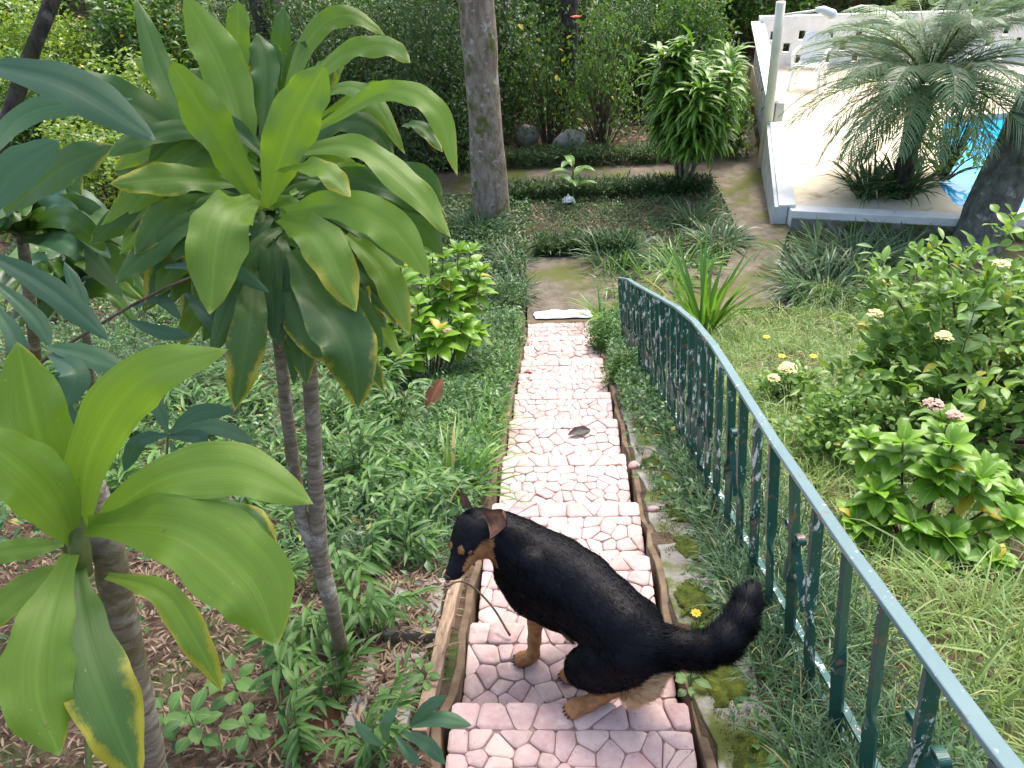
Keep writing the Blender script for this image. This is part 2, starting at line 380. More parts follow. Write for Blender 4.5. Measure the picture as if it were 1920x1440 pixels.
def paint_mat(name='flaking_green_paint', chip=.60):
    t = NT(name)
    mp = t.n('ShaderNodeMapping'); t.put(mp.inputs[0], t.coord()); mp.inputs['Scale'].default_value = (1, 1, .4); n1 = t.noise(34, 6, .75, mp.outputs[0]); c = t.mix(t.noise(5, 3), (.005, .060, .048), (.012, .10, .082))
    c = t.mix(t.step(t.noise(70, 4, .6), .55, .75), c, (.05, .14, .12))
    c = t.mix(t.step(t.noise(17, 6, .7), .60, .64), c, (.22, .10, .06))
    c = t.mix(t.step(n1, chip, chip + .03), c, (.72, .74, .70))
    t.base(c); t.rough(.38); t.spec(.6); t.bump(n1, .4, .002); return t.m
MAT['paint'] = paint_mat('flaking_green_paint', .62); MAT['paint_worn'] = paint_mat('worn_green_paint', .56)
MAT['rail'] = (lambda: (lambda t: (t.base(t.mix(t.step(t.noise(40, 6, .7), .63, .66), t.mix(t.step(t.noise(18, 6, .65), .60, .68), t.mix(t.noise(8, 4), (.10, .19, .20), (.17, .26, .27)), (.20, .10, .06)), (.7, .72, .68))), t.rough(.4), t.spec(.6), t.bump(t.noise(40, 5), .2, .002), t.m)[-1])(NT('rail_paint')))()

def wood_mat():
    t = NT('weathered_wood'); mp = t.n('ShaderNodeMapping'); t.put(mp.inputs[0], t.coord()); mp.inputs['Scale'].default_value = (30, 2.0, 8)
    c = t.ramp(t.noise(2.5, 7, .65, mp.outputs[0]), [(.3, (.12, .075, .045)), (.5, (.28, .19, .125)), (.72, (.40, .30, .21))])
    t.base(c); t.rough(.8); t.bump(t.noise(3, 6, .7, mp.outputs[0]), .5, .003); return t.m
MAT['wood'] = wood_mat()
def water_mat():
    t = NT('pool_water'); c = t.mix(t.noise(1.2, 3), (.01, .30, .62), (.02, .42, .75))
    t.base(c); t.rough(.08); t.spec(.5); t.bump(t.noise(5, 3), .12, .02); return t.m
MAT['water'] = water_mat()

# ================================================================= GROUND AND STRUCTURE
from mathutils.geometry import tessellate_polygon
def flat(acc, poly, z0, z1, m=0):
    n = len(poly); tr = tessellate_polygon([[Vector((p[0], p[1], 0)) for p in poly]])
    z1 = np.broadcast_to(z1, (n,))
    V = [(p[0], p[1], z0) for p in poly] + [(p[0], p[1], z1[i]) for i, p in enumerate(poly)]
    F_ = []
    area = sum(poly[i][0] * poly[(i + 1) % n][1] - poly[(i + 1) % n][0] * poly[i][1] for i in range(n))
    for a, b, c in tr:
        cr = (poly[b][0] - poly[a][0]) * (poly[c][1] - poly[a][1]) - (poly[b][1] - poly[a][1]) * (poly[c][0] - poly[a][0])
        F_.append((a + n, b + n, c + n) if cr > 0 else (a + n, c + n, b + n))
    for i in range(n):
        j = (i + 1) % n
        F_ += [(i, j, j + n), (i, j + n, i + n)] if area > 0 else [(j, i, i + n), (j, i + n, j + n)]
    acc.add(V, F_, None, m); return acc

WX = lambda y: 2.76 + (y - 9.84) * .152          # outer face of the pool wall
def inbox(x, y, x0, x1, y0, y1, m=.06): return (x > x0 - m) & (x < x1 + m) & (y > y0 - m) & (y < y1 + m)
def onpath(x, y, m=.0):
    return (inbox(x, y, -.36, .6, 7.42, 9.02, m) | inbox(x, y, .6, 2.5, 7.5, 8.6, m)
            | ((y > 8.6) & (y < 9.9) & (x > 1.95 + (y - 8.6) * .36 - m) & (x < 2.55 + (y - 8.6) * .33 + m))
            | inbox(x, y, -9, 2.4, 11.4, 12.4, m) | ((y > 9.8) & (y < 17.6) & (x > 2.35 + (y - 12) * .1 * (y > 12) - m) & (x < WX(y) + .1)))
def H(x, y):
    x = np.asarray(x, float); y = np.asarray(y, float)
    s = plane(y); k = .12
    z = np.where(s > 1, s, k * np.log1p(np.exp(np.clip(s / k, -30, 30)))) - .035
    z = z + .018 * vnoise(x, y, 2.3) + .012 * vnoise(x, y, 6, 3)
    z = z - .10 * np.clip((x - 1.2) / 2, 0, 1) * np.clip(s, 0, 1)
    z = z + .12 * np.clip((-x - 1.1) / 2, 0, 1) * np.clip(s, 0, .8)
    z = z + np.where(y > 19, (y - 19) * .20, 0) + np.where((x < -9) & (y > 6), (-x - 9) * .12, 0)
    z = z + np.where((y > 13), .25 * vnoise(x, y, .35, 5) * np.clip((y - 13) / 3, 0, 1), 0)
    z = np.where(inbox(x, y, -.38, .38, -3, 7.45, 0), s - .45, z)
    z = np.where(onpath(x, y, .03), np.minimum(z, -.14), z)
    z = np.where((x > WX(y) + .06) & (y > 9.75) & (y < 17.8), np.minimum(z, -.25), z)
    return z
gx = np.unique(np.round(np.concatenate([np.linspace(-60, -8, 45), np.linspace(-8, -2, 60), np.arange(-2, 3.6, .07), np.linspace(3.6, 9, 50), np.linspace(9, 60, 40), [-.38, -.379, .379, .38]]), 4))
gy = np.unique(np.round(np.concatenate([np.linspace(-8, 0, 40), np.arange(0, 10, .07), np.linspace(10, 18, 90), np.linspace(18, 90, 70)]), 4))
GX, GY = np.meshgrid(gx, gy); GZ = H(GX, GY)
ii = np.arange(len(gx) * len(gy)).reshape(len(gy), len(gx)); a_, b_, c_, d_ = ii[:-1, :-1].ravel(), ii[:-1, 1:].ravel(), ii[1:, 1:].ravel(), ii[1:, :-1].ravel()
g = Acc().add(np.stack([GX.ravel(), GY.ravel(), GZ.ravel()], 1), np.concatenate([np.stack([a_, b_, c_], 1), np.stack([a_, c_, d_], 1)]))
structure(g.obj('ground', MAT['soil']))

# paths
pth = Acc(); flat(pth, [(-.36, 7.43), (.6, 7.43), (.6, 9.02), (-.42, 9.02)], -.3, .03)
structure(bevel(pth.obj('landing', MAT['pathcon'], smooth=False), .012))
pth = Acc(); flat(pth, [(.603, 7.5), (2.46, 7.66), (2.55, 8.6), (.603, 8.6)], -.3, .026)
flat(pth, [(1.95, 8.603), (2.55, 8.603), (2.98, 9.80), (2.36, 9.86)], -.3, .022)
structure(bevel(pth.obj('side_path', MAT['pathcon'], smooth=False), .012))
pth = Acc(); flat(pth, [(-9, 11.42), (2.33, 11.40), (2.33, 12.42), (-9, 12.38)], -.3, -.05)
structure(pth.obj('cross_path', MAT['pathcon'], smooth=False))
pth = Acc(); flat(pth, [(2.335, 9.87), (WX(9.87), 9.83), (WX(17.5), 17.5), (2.9, 17.5), (2.335, 12.4)], -.3, -.075)
structure(pth.obj('wall_path', MAT['pathcon'], smooth=False))

# ---- stairs with set stones
YD = [-.45, .02, .50, .97, 1.437, 1.867, 2.348, 2.87, 3.49, 4.12, 4.75, 5.31, 5.75, 6.25, 6.68, 7.36]
stairs = link('stairs', None); structure(stairs); stairs['label'] = 'narrow garden stair paved with irregular pink stones'
def clip(poly, px, py, nx, ny):
    out = []; n = len(poly)
    for i in range(n):
        a = poly[i]; b = poly[(i + 1) % n]
        da = (a[0] - px) * nx + (a[1] - py) * ny; db = (b[0] - px) * nx + (b[1] - py) * ny
        if da <= 0: out.append(a)
        if (da < 0 < db) or (db < 0 < da): t = da / (da - db); out.append((a[0] + (b[0] - a[0]) * t, a[1] + (b[1] - a[1]) * t))
    return out
def cells(x0, x1, y0, y1, size):
    nx = max(1, round((x1 - x0) / size)); ny = max(1, round((y1 - y0) / size / .92)); S = []
    for j in range(ny):
        for i in range(nx + (j % 2)):
            S.append((x0 + (i + .5 - .5 * (j % 2)) * (x1 - x0) / nx + rng.normal() * size * .31, y0 + (j + .5) * (y1 - y0) / ny + rng.normal() * size * .25))
    S = _a(S); out = []
    for i, s in enumerate(S):
        poly = [(x0, y0), (x1, y0), (x1, y1), (x0, y1)]; dd = np.hypot(*(S - s).T)
        for j in np.argsort(dd)[1:16]:
            q = S[j]; v = (q - s); v = v / np.linalg.norm(v); mpt = (q + s) / 2 - v * rng.uniform(.0003, .0022) * (2.2 if rng.random() < .15 else 1)
            poly = clip(poly, mpt[0], mpt[1], v[0], v[1])
            if len(poly) < 3: break
        if len(poly) >= 3: out.append(poly)
    return out
def stone_into(acc, poly, z, cx, cy, r):
    P = []
    n = len(poly)
    for i in range(n):
        a, b = _a(poly[i]), _a(poly[(i + 1) % n])
        if np.hypot(*(b - a)) < .008: P.append((a + b) / 2)
        else: P += [a + (b - a) * .13, b - (b - a) * .13]
    P = _a(P); c = P.mean(0); n = len(P)
    h = rng.uniform(.001, .006); tx, ty = rng.normal() * .04, rng.normal() * .04
    rings = [(1.0, -.012), (.997, h * .55), (.955, h), (.6, h + .0015)]
    V = []
    for s, zz in rings:
        Q = c + (P - c) * s
        V.append(np.column_stack([Q[:, 0] - cx, Q[:, 1] - cy, zz + (Q[:, 0] - c[0]) * tx + (Q[:, 1] - c[1]) * ty + rng.normal(size=n) * .0008 * (s < 1)]))
    V = np.concatenate(V + [[[c[0] - cx, c[1] - cy, h + .0015]]]); F_ = []
    for k in range(3):
        for i in range(n):
            j = (i + 1) % n; F_ += [(k * n + i, k * n + j, (k + 1) * n + j), (k * n + i, (k + 1) * n + j, (k + 1) * n + i)]
    for i in range(n): F_.append((3 * n + i, 3 * n + (i + 1) % n, 4 * n))
    V[:, 2] += z
    acc.add(V, F_, np.tile([[r, 0, 0, 0]], (len(V), 1)))
HW = .35
for k in range(len(YD) - 1):
    y0, y1 = YD[k], YD[k + 1]; z = plane(y1); hw = HW + rng.uniform(-.006, .008)
    st = Acc(); box(st, -hw + .004, hw - .004, y0 + .004, y1 - .004, z - .5, z - .004)
    step = link('step', st.mesh('step', MAT['mortar'], False), stairs)
    nb = .085 * rng.uniform(.9, 1.15); sz = rng.uniform(.066, .078)
    cs = cells(-hw, hw, y0 + .006, y1 - nb, sz) + cells(-hw, hw, y1 - nb + .002, y1 + rng.uniform(0, .012), .088)
    if 3 <= k <= 6:
        for c in cs:
            a = Acc(); q = _a(c).mean(0); stone_into(a, c, 0, q[0], q[1], 0)
            link('stone', a.mesh('stone', MAT['stone']), step, (q[0], q[1], z))
    else:
        a = Acc()
        for c in cs: stone_into(a, c, z, 0, 0, rng.random())
        stuff(a.obj('stones', MAT['stone'], step))
# kerbs running down both sides
def ramp(acc, x0, x1, ys, h, dz=.5, wob=.004):
    ys = np.asarray(ys, float); V = []
    for y in ys:
        zt = plane(y) + h + rng.normal() * wob; w = rng.normal() * wob
        V += [(x0 + w, y, zt - dz), (x1 + w, y, zt - dz), (x1 + w, y, zt), (x0 + w, y, zt)]
    F_ = []
    for i in range(len(ys) - 1):
        for j in range(4):
            a, b = i * 4 + j, i * 4 + (j + 1) % 4; F_ += [(a, b, b + 4), (a, b + 4, a + 4)]
    e = (len(ys) - 1) * 4; F_ += [(0, 2, 1), (0, 3, 2), (e, e + 1, e + 2), (e, e + 2, e + 3)]
    acc.add(V, F_); return acc
for (x0, x1) in ((-.392, -.362), (.362, .392)):
    bevel(ramp(Acc(), x0, x1, np.arange(-.4, 7.36, .16), -.03, .5, .008).obj('kerb', MAT['curb'], stairs, smooth=False), .005)
lip = Acc(); box(lip, -.36, .42, 7.365, 7.425, -.3, .055)
bevel(lip.obj('end_kerb', MAT['curb'], stairs, smooth=False), .008)
# mossy concrete strip beside the stair
strip = ramp(Acc(), .397, .60, np.arange(.2, 5.1, .11), -.02, .4, .009)
structure(bevel(strip.obj('mossy_strip', MAT['concrete'], smooth=False), .006))
def moss_patch(name, cx, cy, rx, ry, h, base=-.02, parent=None):
    n = 34; u = np.linspace(-1, 1, n); X, Y = np.meshgrid(u, u)
    r = np.sqrt(X ** 2 + Y ** 2) + .30 * vnoise(X, Y, 2.6, cy * 9) + .12 * vnoise(X, Y, 7, cy)
    hh = np.clip(1 - r ** 3, -.2, 1) * h + .006 * vnoise(X, Y, 7, cy) * (r < 1)
    x = cx + X * rx; y = cy + Y * ry
    ii = np.arange(n * n).reshape(n, n); keep = (r < 1.02)
    T = []
    for i in range(n - 1):
        for j in range(n - 1):
            if keep[i, j] and keep[i + 1, j] and keep[i, j + 1] and keep[i + 1, j + 1]:
                a, b, c, d = ii[i, j], ii[i, j + 1], ii[i + 1, j + 1], ii[i + 1, j]; T += [(a, b, c), (a, c, d)]
    return np.stack([x.ravel(), y.ravel(), (plane(y) + base + hh).ravel()], 1), T
mo = Acc()
for cy, rx, ry, h in ((.95, .085, .16, .03), (1.25, .075, .12, .028), (1.62, .08, .17, .035), (1.80, .06, .1, .03), (2.05, .07, .13, .03), (2.45, .055, .12, .025), (2.80, .05, .10, .02), (3.1, .07, .15, .035), (3.42, .07, .11, .035), (3.85, .03, .08, .02), (4.4, .05, .12, .02)):
    V, T = moss_patch('m', .50 + rng.normal() * .02, cy, rx, ry, h); mo.add(V, T)
P_ = np.column_stack([rng.uniform(.42, .59, 9000), rng.uniform(.8, 4.6, 9000)]); P_ = P_[vnoise(P_[:, 0], P_[:, 1], 5, 2) > -.25]
leaves(mo, np.column_stack([P_, plane(P_[:, 1]) - .012 + .02 * (vnoise(P_[:, 0], P_[:, 1], 5, 2) > .1)]), rng.uniform(0, 6.28, len(P_)), rng.uniform(.5, 1.5, len(P_)), .010, .004, .5, tmpl='dia')
stuff(mo.obj('moss', MAT['moss']))

# ---- hollow blocks, board
def block(y0, x0, L=.39, W=.19, label='', tilt=0.0):
    e = empty('hollow_block', label, 'concrete block', (x0, y0, 0), 'hollow blocks edging the stair')
    z = plane(y0) + .012
    b = Acc(); w = .050
    box(b, 0, w, 0, L, -.2, 0); box(b, W - w, W, 0, L, -.2, 0)
    for yy in (0, (L - w) / 2, L - w): box(b, w + .001, W - w - .001, yy, yy + w, -.2, -.003)
    o = bevel(b.obj('block_shell', MAT['concrete'], e, smooth=False), .012, 3); o.location.z = z
    s = Acc(); box(s, w + .002, W - w - .002, w, L - w, -.15, -.012); so = s.obj('soil_fill', MAT['soil'], e, smooth=False); so.location.z = z
    o.rotation_euler = (math.atan(-SLOPE), 0, tilt); so.rotation_euler = o.rotation_euler
    return e
block(1.80, -.650, label='hollow concrete block with succulents, just below the dog\'s muzzle', tilt=.05)
block(1.33, -.665, label='mossy hollow concrete block nearest the viewer, sprouts in its holes', tilt=.02)
bd = ramp(Acc(), -.458, -.414, np.linspace(1.32, 2.2, 10), .015, .14, .002)
tag(bevel(bd.obj('wooden_board', MAT['wood'], smooth=False), .004), 'weathered wooden board on edge along the left side of the stair', 'board')

# ---- pool terrace
DZ = .20
pA, pB, pC = Pz(1800, 396, DZ), Pz(1760, 345, DZ), Pz(1772, 218, DZ)
deckpoly = [(WX(9.92) + .19, 9.92), (pA[0], pA[1] - .12), (14, 9.0), (14, pA[1] - .0), (pA[0] + .25, pA[1] + .02), (pA[0] + .02, pA[1] + .22), (pB[0], pB[1]), (pC[0], pC[1]), (14, pC[1] + .3), (14, 17.3), (WX(17.3) + .1, 17.3)]
dk = Acc(); flat(dk, deckpoly, -.5, DZ); structure(dk.obj('pool_terrace', MAT['deck'], smooth=False))
wt = Acc(); flat(wt, [(pA[0] - .6, pA[1] - .1), (13.9, pA[1] - .3), (13.9, pC[1] + .6), (pC[0] - .3, pC[1] + .3), (pB[0] - .6, pB[1])], -.6, DZ - .09)
structure(wt.obj('pool_water', MAT['water'], smooth=False))
kb = Acc(); flat(kb, [(WX(9.92) + .17, 9.72), (pA[0], pA[1] - .34), (14, 8.75), (14, 8.99), (pA[0], pA[1] - .125), (WX(9.92) + .17, 9.912)], -.4, DZ + .03)
structure(bevel(kb.obj('terrace_kerb', [MAT['white']], smooth=False), .01))
kb = Acc(); flat(kb, [(WX(9.92) + .19, 9.68), (pA[0], pA[1] - .38), (14, 8.71), (14, 8.745), (pA[0], pA[1] - .345), (WX(9.92) + .19, 9.715)], -.4, DZ - .06)
structure(kb.obj('terrace_face', [MAT['concrete']], smooth=False))

def breeze_wall(name, p0, p1, th, zb, zt0, zt1, label, mat, rows=4, s0=.25):
    L = math.dist(p0, p1); Ht = .93; a = Acc()
    zt = Ht
    box(a, 0, L, 0, th, zt - .25, zt)
    z = zt - .25
    for r in range(rows):
        s = 0.0; c = s0 + .27 * (r % 2)
        while c < L - .2:
            box(a, s, c, 0, th, z - .17, z - .0005); s = c + .14; c += .54
        box(a, s, L, 0, th, z - .17, z - .0005)
        box(a, 0, L, 0, th, z - .21, z - .1705); z -= .2105
    if z > 0: box(a, 0, L, 0, th, min(zb, 0), z + .0)
    else: box(a, 0, L, 0, th, -.5, .0)
    V = np.concatenate(a.V); s = V[:, 0] / L
    top = zt0 + (zt1 - zt0) * s; V[:, 2] = np.where(V[:, 2] > 0, zb + V[:, 2] / Ht * (top - zb), zb + V[:, 2])
    dx, dy = (p1[0] - p0[0]) / L, (p1[1] - p0[1]) / L
    W = np.column_stack([p0[0] + V[:, 0] * dx - V[:, 1] * dy, p0[1] + V[:, 0] * dy + V[:, 1] * dx, V[:, 2]])
    b = Acc().add(W, np.concatenate(a.T)); o = b.obj(name, mat, smooth=False)
    return tag(o, label, 'wall')
breeze_wall('perforated_wall', (WX(17.2) + .125, 17.2), (WX(12.25) + .125, 12.25), .12, -.05, 1.02, .86, 'long white wall pierced with small square holes, running along the path beside the pool', [MAT['grey']])
breeze_wall('back_wall', (WX(17.2) + .14, 17.2), (13, 16.4), .14, .12, 1.13, 1.10, 'white wall with staggered square openings across the far end of the pool terrace', [MAT['white']])
cp = Acc(); P0, P1 = (WX(17.2), 17.2), (WX(12.25), 12.25)
V = []
for (x, y), z in ((P0, 1.0205), (P1, .8605)):
    V += [(x - .02, y, z), (x + .15, y, z), (x + .15, y, z + .035), (x - .02, y, z + .035)]
cp.add(V, [(0, 1, 5), (0, 5, 4), (1, 2, 6), (1, 6, 5), (2, 3, 7), (2, 7, 6), (3, 0, 4), (3, 4, 7), (0, 2, 1), (0, 3, 2), (4, 5, 6), (4, 6, 7)])
tag(cp.obj('wall_coping', MAT['white'], smooth=False), 'bright white coping laid along the top of the pierced wall', 'coping')
pn = Acc(); slab(pn, [(WX(9.84), 9.84), (WX(9.84) + .17, 9.84), (WX(12.1) + .17, 12.1), (WX(12.1), 12.1)], -.5, [.24, .24, .60, .60])
tag(bevel(pn.obj('low_wall', MAT['grey'], smooth=False), .01), 'low solid grey-white wall whose top slopes down towards the path, nearest part of the pool wall', 'wall')
cp = Acc(); V = []
for (y, z) in ((9.82, .2405), (12.1, .6005)):
    x = WX(y); V += [(x + .05, y, z), (x + .26, y, z), (x + .26, y, z + .03), (x + .05, y, z + .03)]
cp.add(V, [(0, 1, 5), (0, 5, 4), (1, 2, 6), (1, 6, 5), (2, 3, 7), (2, 7, 6), (3, 0, 4), (3, 4, 7), (0, 2, 1), (0, 3, 2), (4, 5, 6), (4, 6, 7)])
tag(cp.obj('wall_coping', MAT['white'], smooth=False), 'bright white coping on the low solid wall', 'coping')
# post with lamp arm
e = empty('lamp_post', 'white post with a short arm and small lamp, standing in the pool wall', 'post', (WX(12.18) + .02, 12.18, 0))
a = Acc(); tube(a, [(0, 0, -.3), (0, 0, .8), (-.01, .01, 1.6), (-.02, .02, 2.25)], [.075, .072, .068, .066], 12); a.obj('pole', MAT['cream'], e)
a = Acc(); tube(a, [(0.02, 0, 2.08), (.5, 0, 2.12)], .016, 8); arm = a.obj('arm', MAT['white'], e)
a = Acc(); tube(a, [(.46, 0, 2.13), (.56, 0, 2.12), (.70, 0, 2.05), (.74, 0, 2.03)], [.03, .055, .075, .05], 10); a.obj('lamp_head', MAT['plastic'], e)

# ---- railing
rail = empty('stair_railing', 'green wrought iron stair railing with flaking paint and rusty top rail', 'railing', (0, 0, 0))
tp = [(.65, -.3, plane(-.3) + .745), (.65, .3, plane(.3) + .745)] + [tuple(PX(x, y, .65)) for x, y in ((1860, 1392), (1747, 1240), (1597, 1037), (1455, 832), (1340, 650), (1303, 604))] + \
     [tuple(PX(1270, 577, .63)), tuple(PX(1240, 560, .60)), tuple(PX(1195, 535, .55)), tuple(PX(1178, 524, .525)), tuple(PX(1160, 521, .50))]
tp = _a(tp)
def top_at(y): return _a([np.interp(y, tp[:, 1], tp[:, 0]), y, np.interp(y, tp[:, 1], tp[:, 2])])
def bot_at(y, h=.11): return _a([np.interp(y, [0, 1.4, 2.6, 4, 6.2], [.77, .755, .715, .68, .56]), y, plane(y) + h])
a = Acc(); bar(a, tp, (1, 0, 0), .034, .014); bevel(a.obj('top_rail', MAT['rail'], rail, smooth=False), .003)
a = Acc(); ys = np.linspace(-.3, 6.15, 20); bar(a, [bot_at(y) for y in ys], (1, 0, 0), .022, .010); a.obj('bottom_rail', MAT['paint_worn'], rail, smooth=False)
a = Acc(); bar(a, [bot_at(y, .02) for y in ys], (1, 0, 0), .020, .010); a.obj('bottom_rail', MAT['paint_worn'], rail, smooth=False)
by = list(np.arange(.29, 3.0, .208)) + list(np.arange(3.0, 6.15, .155))
for i, y in enumerate(by):
    T_, B_ = top_at(y) - _a([0, 0, .006]), bot_at(y, -.06); u = np.linspace(0, 1, 22)
    pts = B_ + (T_ - B_) * u[:, None]; pts[:, 0] += .004 * np.sin(u * 3.1) * rng.normal()
    a0 = rng.uniform(-.3, .3); k = 1.57 if i % 2 else -1.57
    tw = a0 + k * (np.clip((u - .42) / .12, 0, 1)) + .5
    a = Acc(); bar(a, pts, (0, 1, 0), .036, .012, tw)
    a.obj('baluster', MAT['paint'] if y < 2.6 and i % 3 else MAT['paint_worn'], rail, smooth=False)
    if i % 4 == 3:
        for s in (-1, 1):
            hh = np.linalg.norm(T_ - B_); path = []
            for q, h in ((.085, .20), (.075, .30), (.045, .42), (.018, .52), (.016, .58), (.035, .63)):
                path.append((q, h))
            for t in np.linspace(0, 5.2, 12):
                r = .026 * (1 - t / 9); path.append((.052 + r * math.cos(2.4 - t), .635 + (r * math.sin(2.4 - t)) / hh))
            yy = [y + s * q for q, h in path]; hv = [h for q, h in path]
            P3 = [bot_at(v) + (top_at(v) - bot_at(v)) * h for v, h in zip(yy, hv)]
            a = Acc(); bar(a, spline(P3, 40), (1, 0, .1), .022, .005); a.obj('scroll', MAT['paint'], rail, smooth=False)

# ================================================================= NEAR PLANTS
def hero_leaf(parent, px, wpx, mat, yel=0.0, sh=.5, up=.45, wave=.10, chan=.25, name='leaf', flip=1.0, label=None):
    """one large leaf swept along a midrib; px = [(x, y, depth), ...] measured on the photograph, wpx its width in pixels"""
    pts = spline([D(*p) for p in px], 27); k = len(pts)
    W = wpx / F * px[len(px) // 2][2]
    T = np.gradient(pts, axis=0); T /= np.linalg.norm(T, axis=1)[:, None]
    nh = _n(CAM - pts.mean(0)) + _a([0, 0, up]) + rng.normal(size=3) * .18; nh /= np.linalg.norm(nh)
    S = np.cross(T, nh); S /= np.linalg.norm(S, axis=1)[:, None]; N = np.cross(S, T)
    u = np.linspace(0, 1, k)
    prof = np.interp(u, [0, .08, .25, .5, .65, .8, .92, 1], [.26, .33, .72, 1, 1, .78, .40, .0]) * W / 2
    vs = np.linspace(-1, 1, 9); ph1, ph2 = rng.random(2) * 6.28; V = []; A = []
    for i in range(k):
        for v in vs:
            ph = ph1 if v < 0 else ph2
            wv = wave * abs(v) ** 2 * math.sin(u[i] * 17 + ph) * (u[i] > .1) + .5 * wave * abs(v) ** 3 * math.sin(u[i] * 31 + ph * 2)
            off = chan * abs(v) * (1 - u[i]) - .18 * v * v * u[i] + wv + (.05 if abs(v) < .1 else 0) * -1
            edge = 1 + .05 * math.sin(u[i] * 23 + ph) * abs(v)
            V.append(pts[i] + S[i] * v * prof[i] * edge + N[i] * off * prof[i]); A.append((sh, u[i], abs(v), yel))
    n = len(vs); T_ = []
    for i in range(k - 1):
        for j in range(n - 1):
            a, b, c, d = i * n + j, i * n + j + 1, (i + 1) * n + j + 1, (i + 1) * n + j; T_ += [(a, b, c)] + ([(a, c, d)])
    o_ = _a(parent.location) if parent is not None else 0
    o = Acc().add(_a(V) - o_, T_, _a(A)).obj(name, mat, parent)
    if label: o['label'] = label
    return o

# ---- tall broad-leaved corn plant, left
C1 = D(505, 470, 1.72)
d1 = empty('corn_plant', 'tall cane plant with a big mop of broad arching leaves on two thin stems', 'corn plant', C1)
dd = 1.72
def stem_to(parent, px, rad, mat, name='stem', n=24, ns=10, jit=.12):
    a = Acc(); p = spline([q if isinstance(q, np.ndarray) else D(*q) for q in px], n); o_ = _a(parent.location)
    tube(a, p - o_, np.interp(np.linspace(0, 1, n), np.linspace(0, 1, len(rad)), rad), ns, jit); return a.obj(name, mat, parent)
gbase = PS(648, 1255, -.04); gd = depth_of(gbase)
stem_to(d1, [(500, 470, 1.74), (520, 620, 1.85), (545, 830, 1.98), (565, 960, 2.06), (598, 1045, 2.13)], [.017, .014, .016, .018, .022], MAT['cane'])
stem_to(d1, [(560, 520, 1.72), (578, 660, 1.83), (590, 850, 1.96), (600, 1040, 2.13), (625, 1150, 2.22), (648, 1255, gd), (655, 1290, gd + .03)], [.015, .017, .018, .024, .021, .023, .026], MAT['cane'])
stem_to(d1, [(486, 370, 1.78), (492, 420, 1.76), (503, 480, 1.76)], [.009, .013, .016], MAT['stem'], 'leaf_sheath')
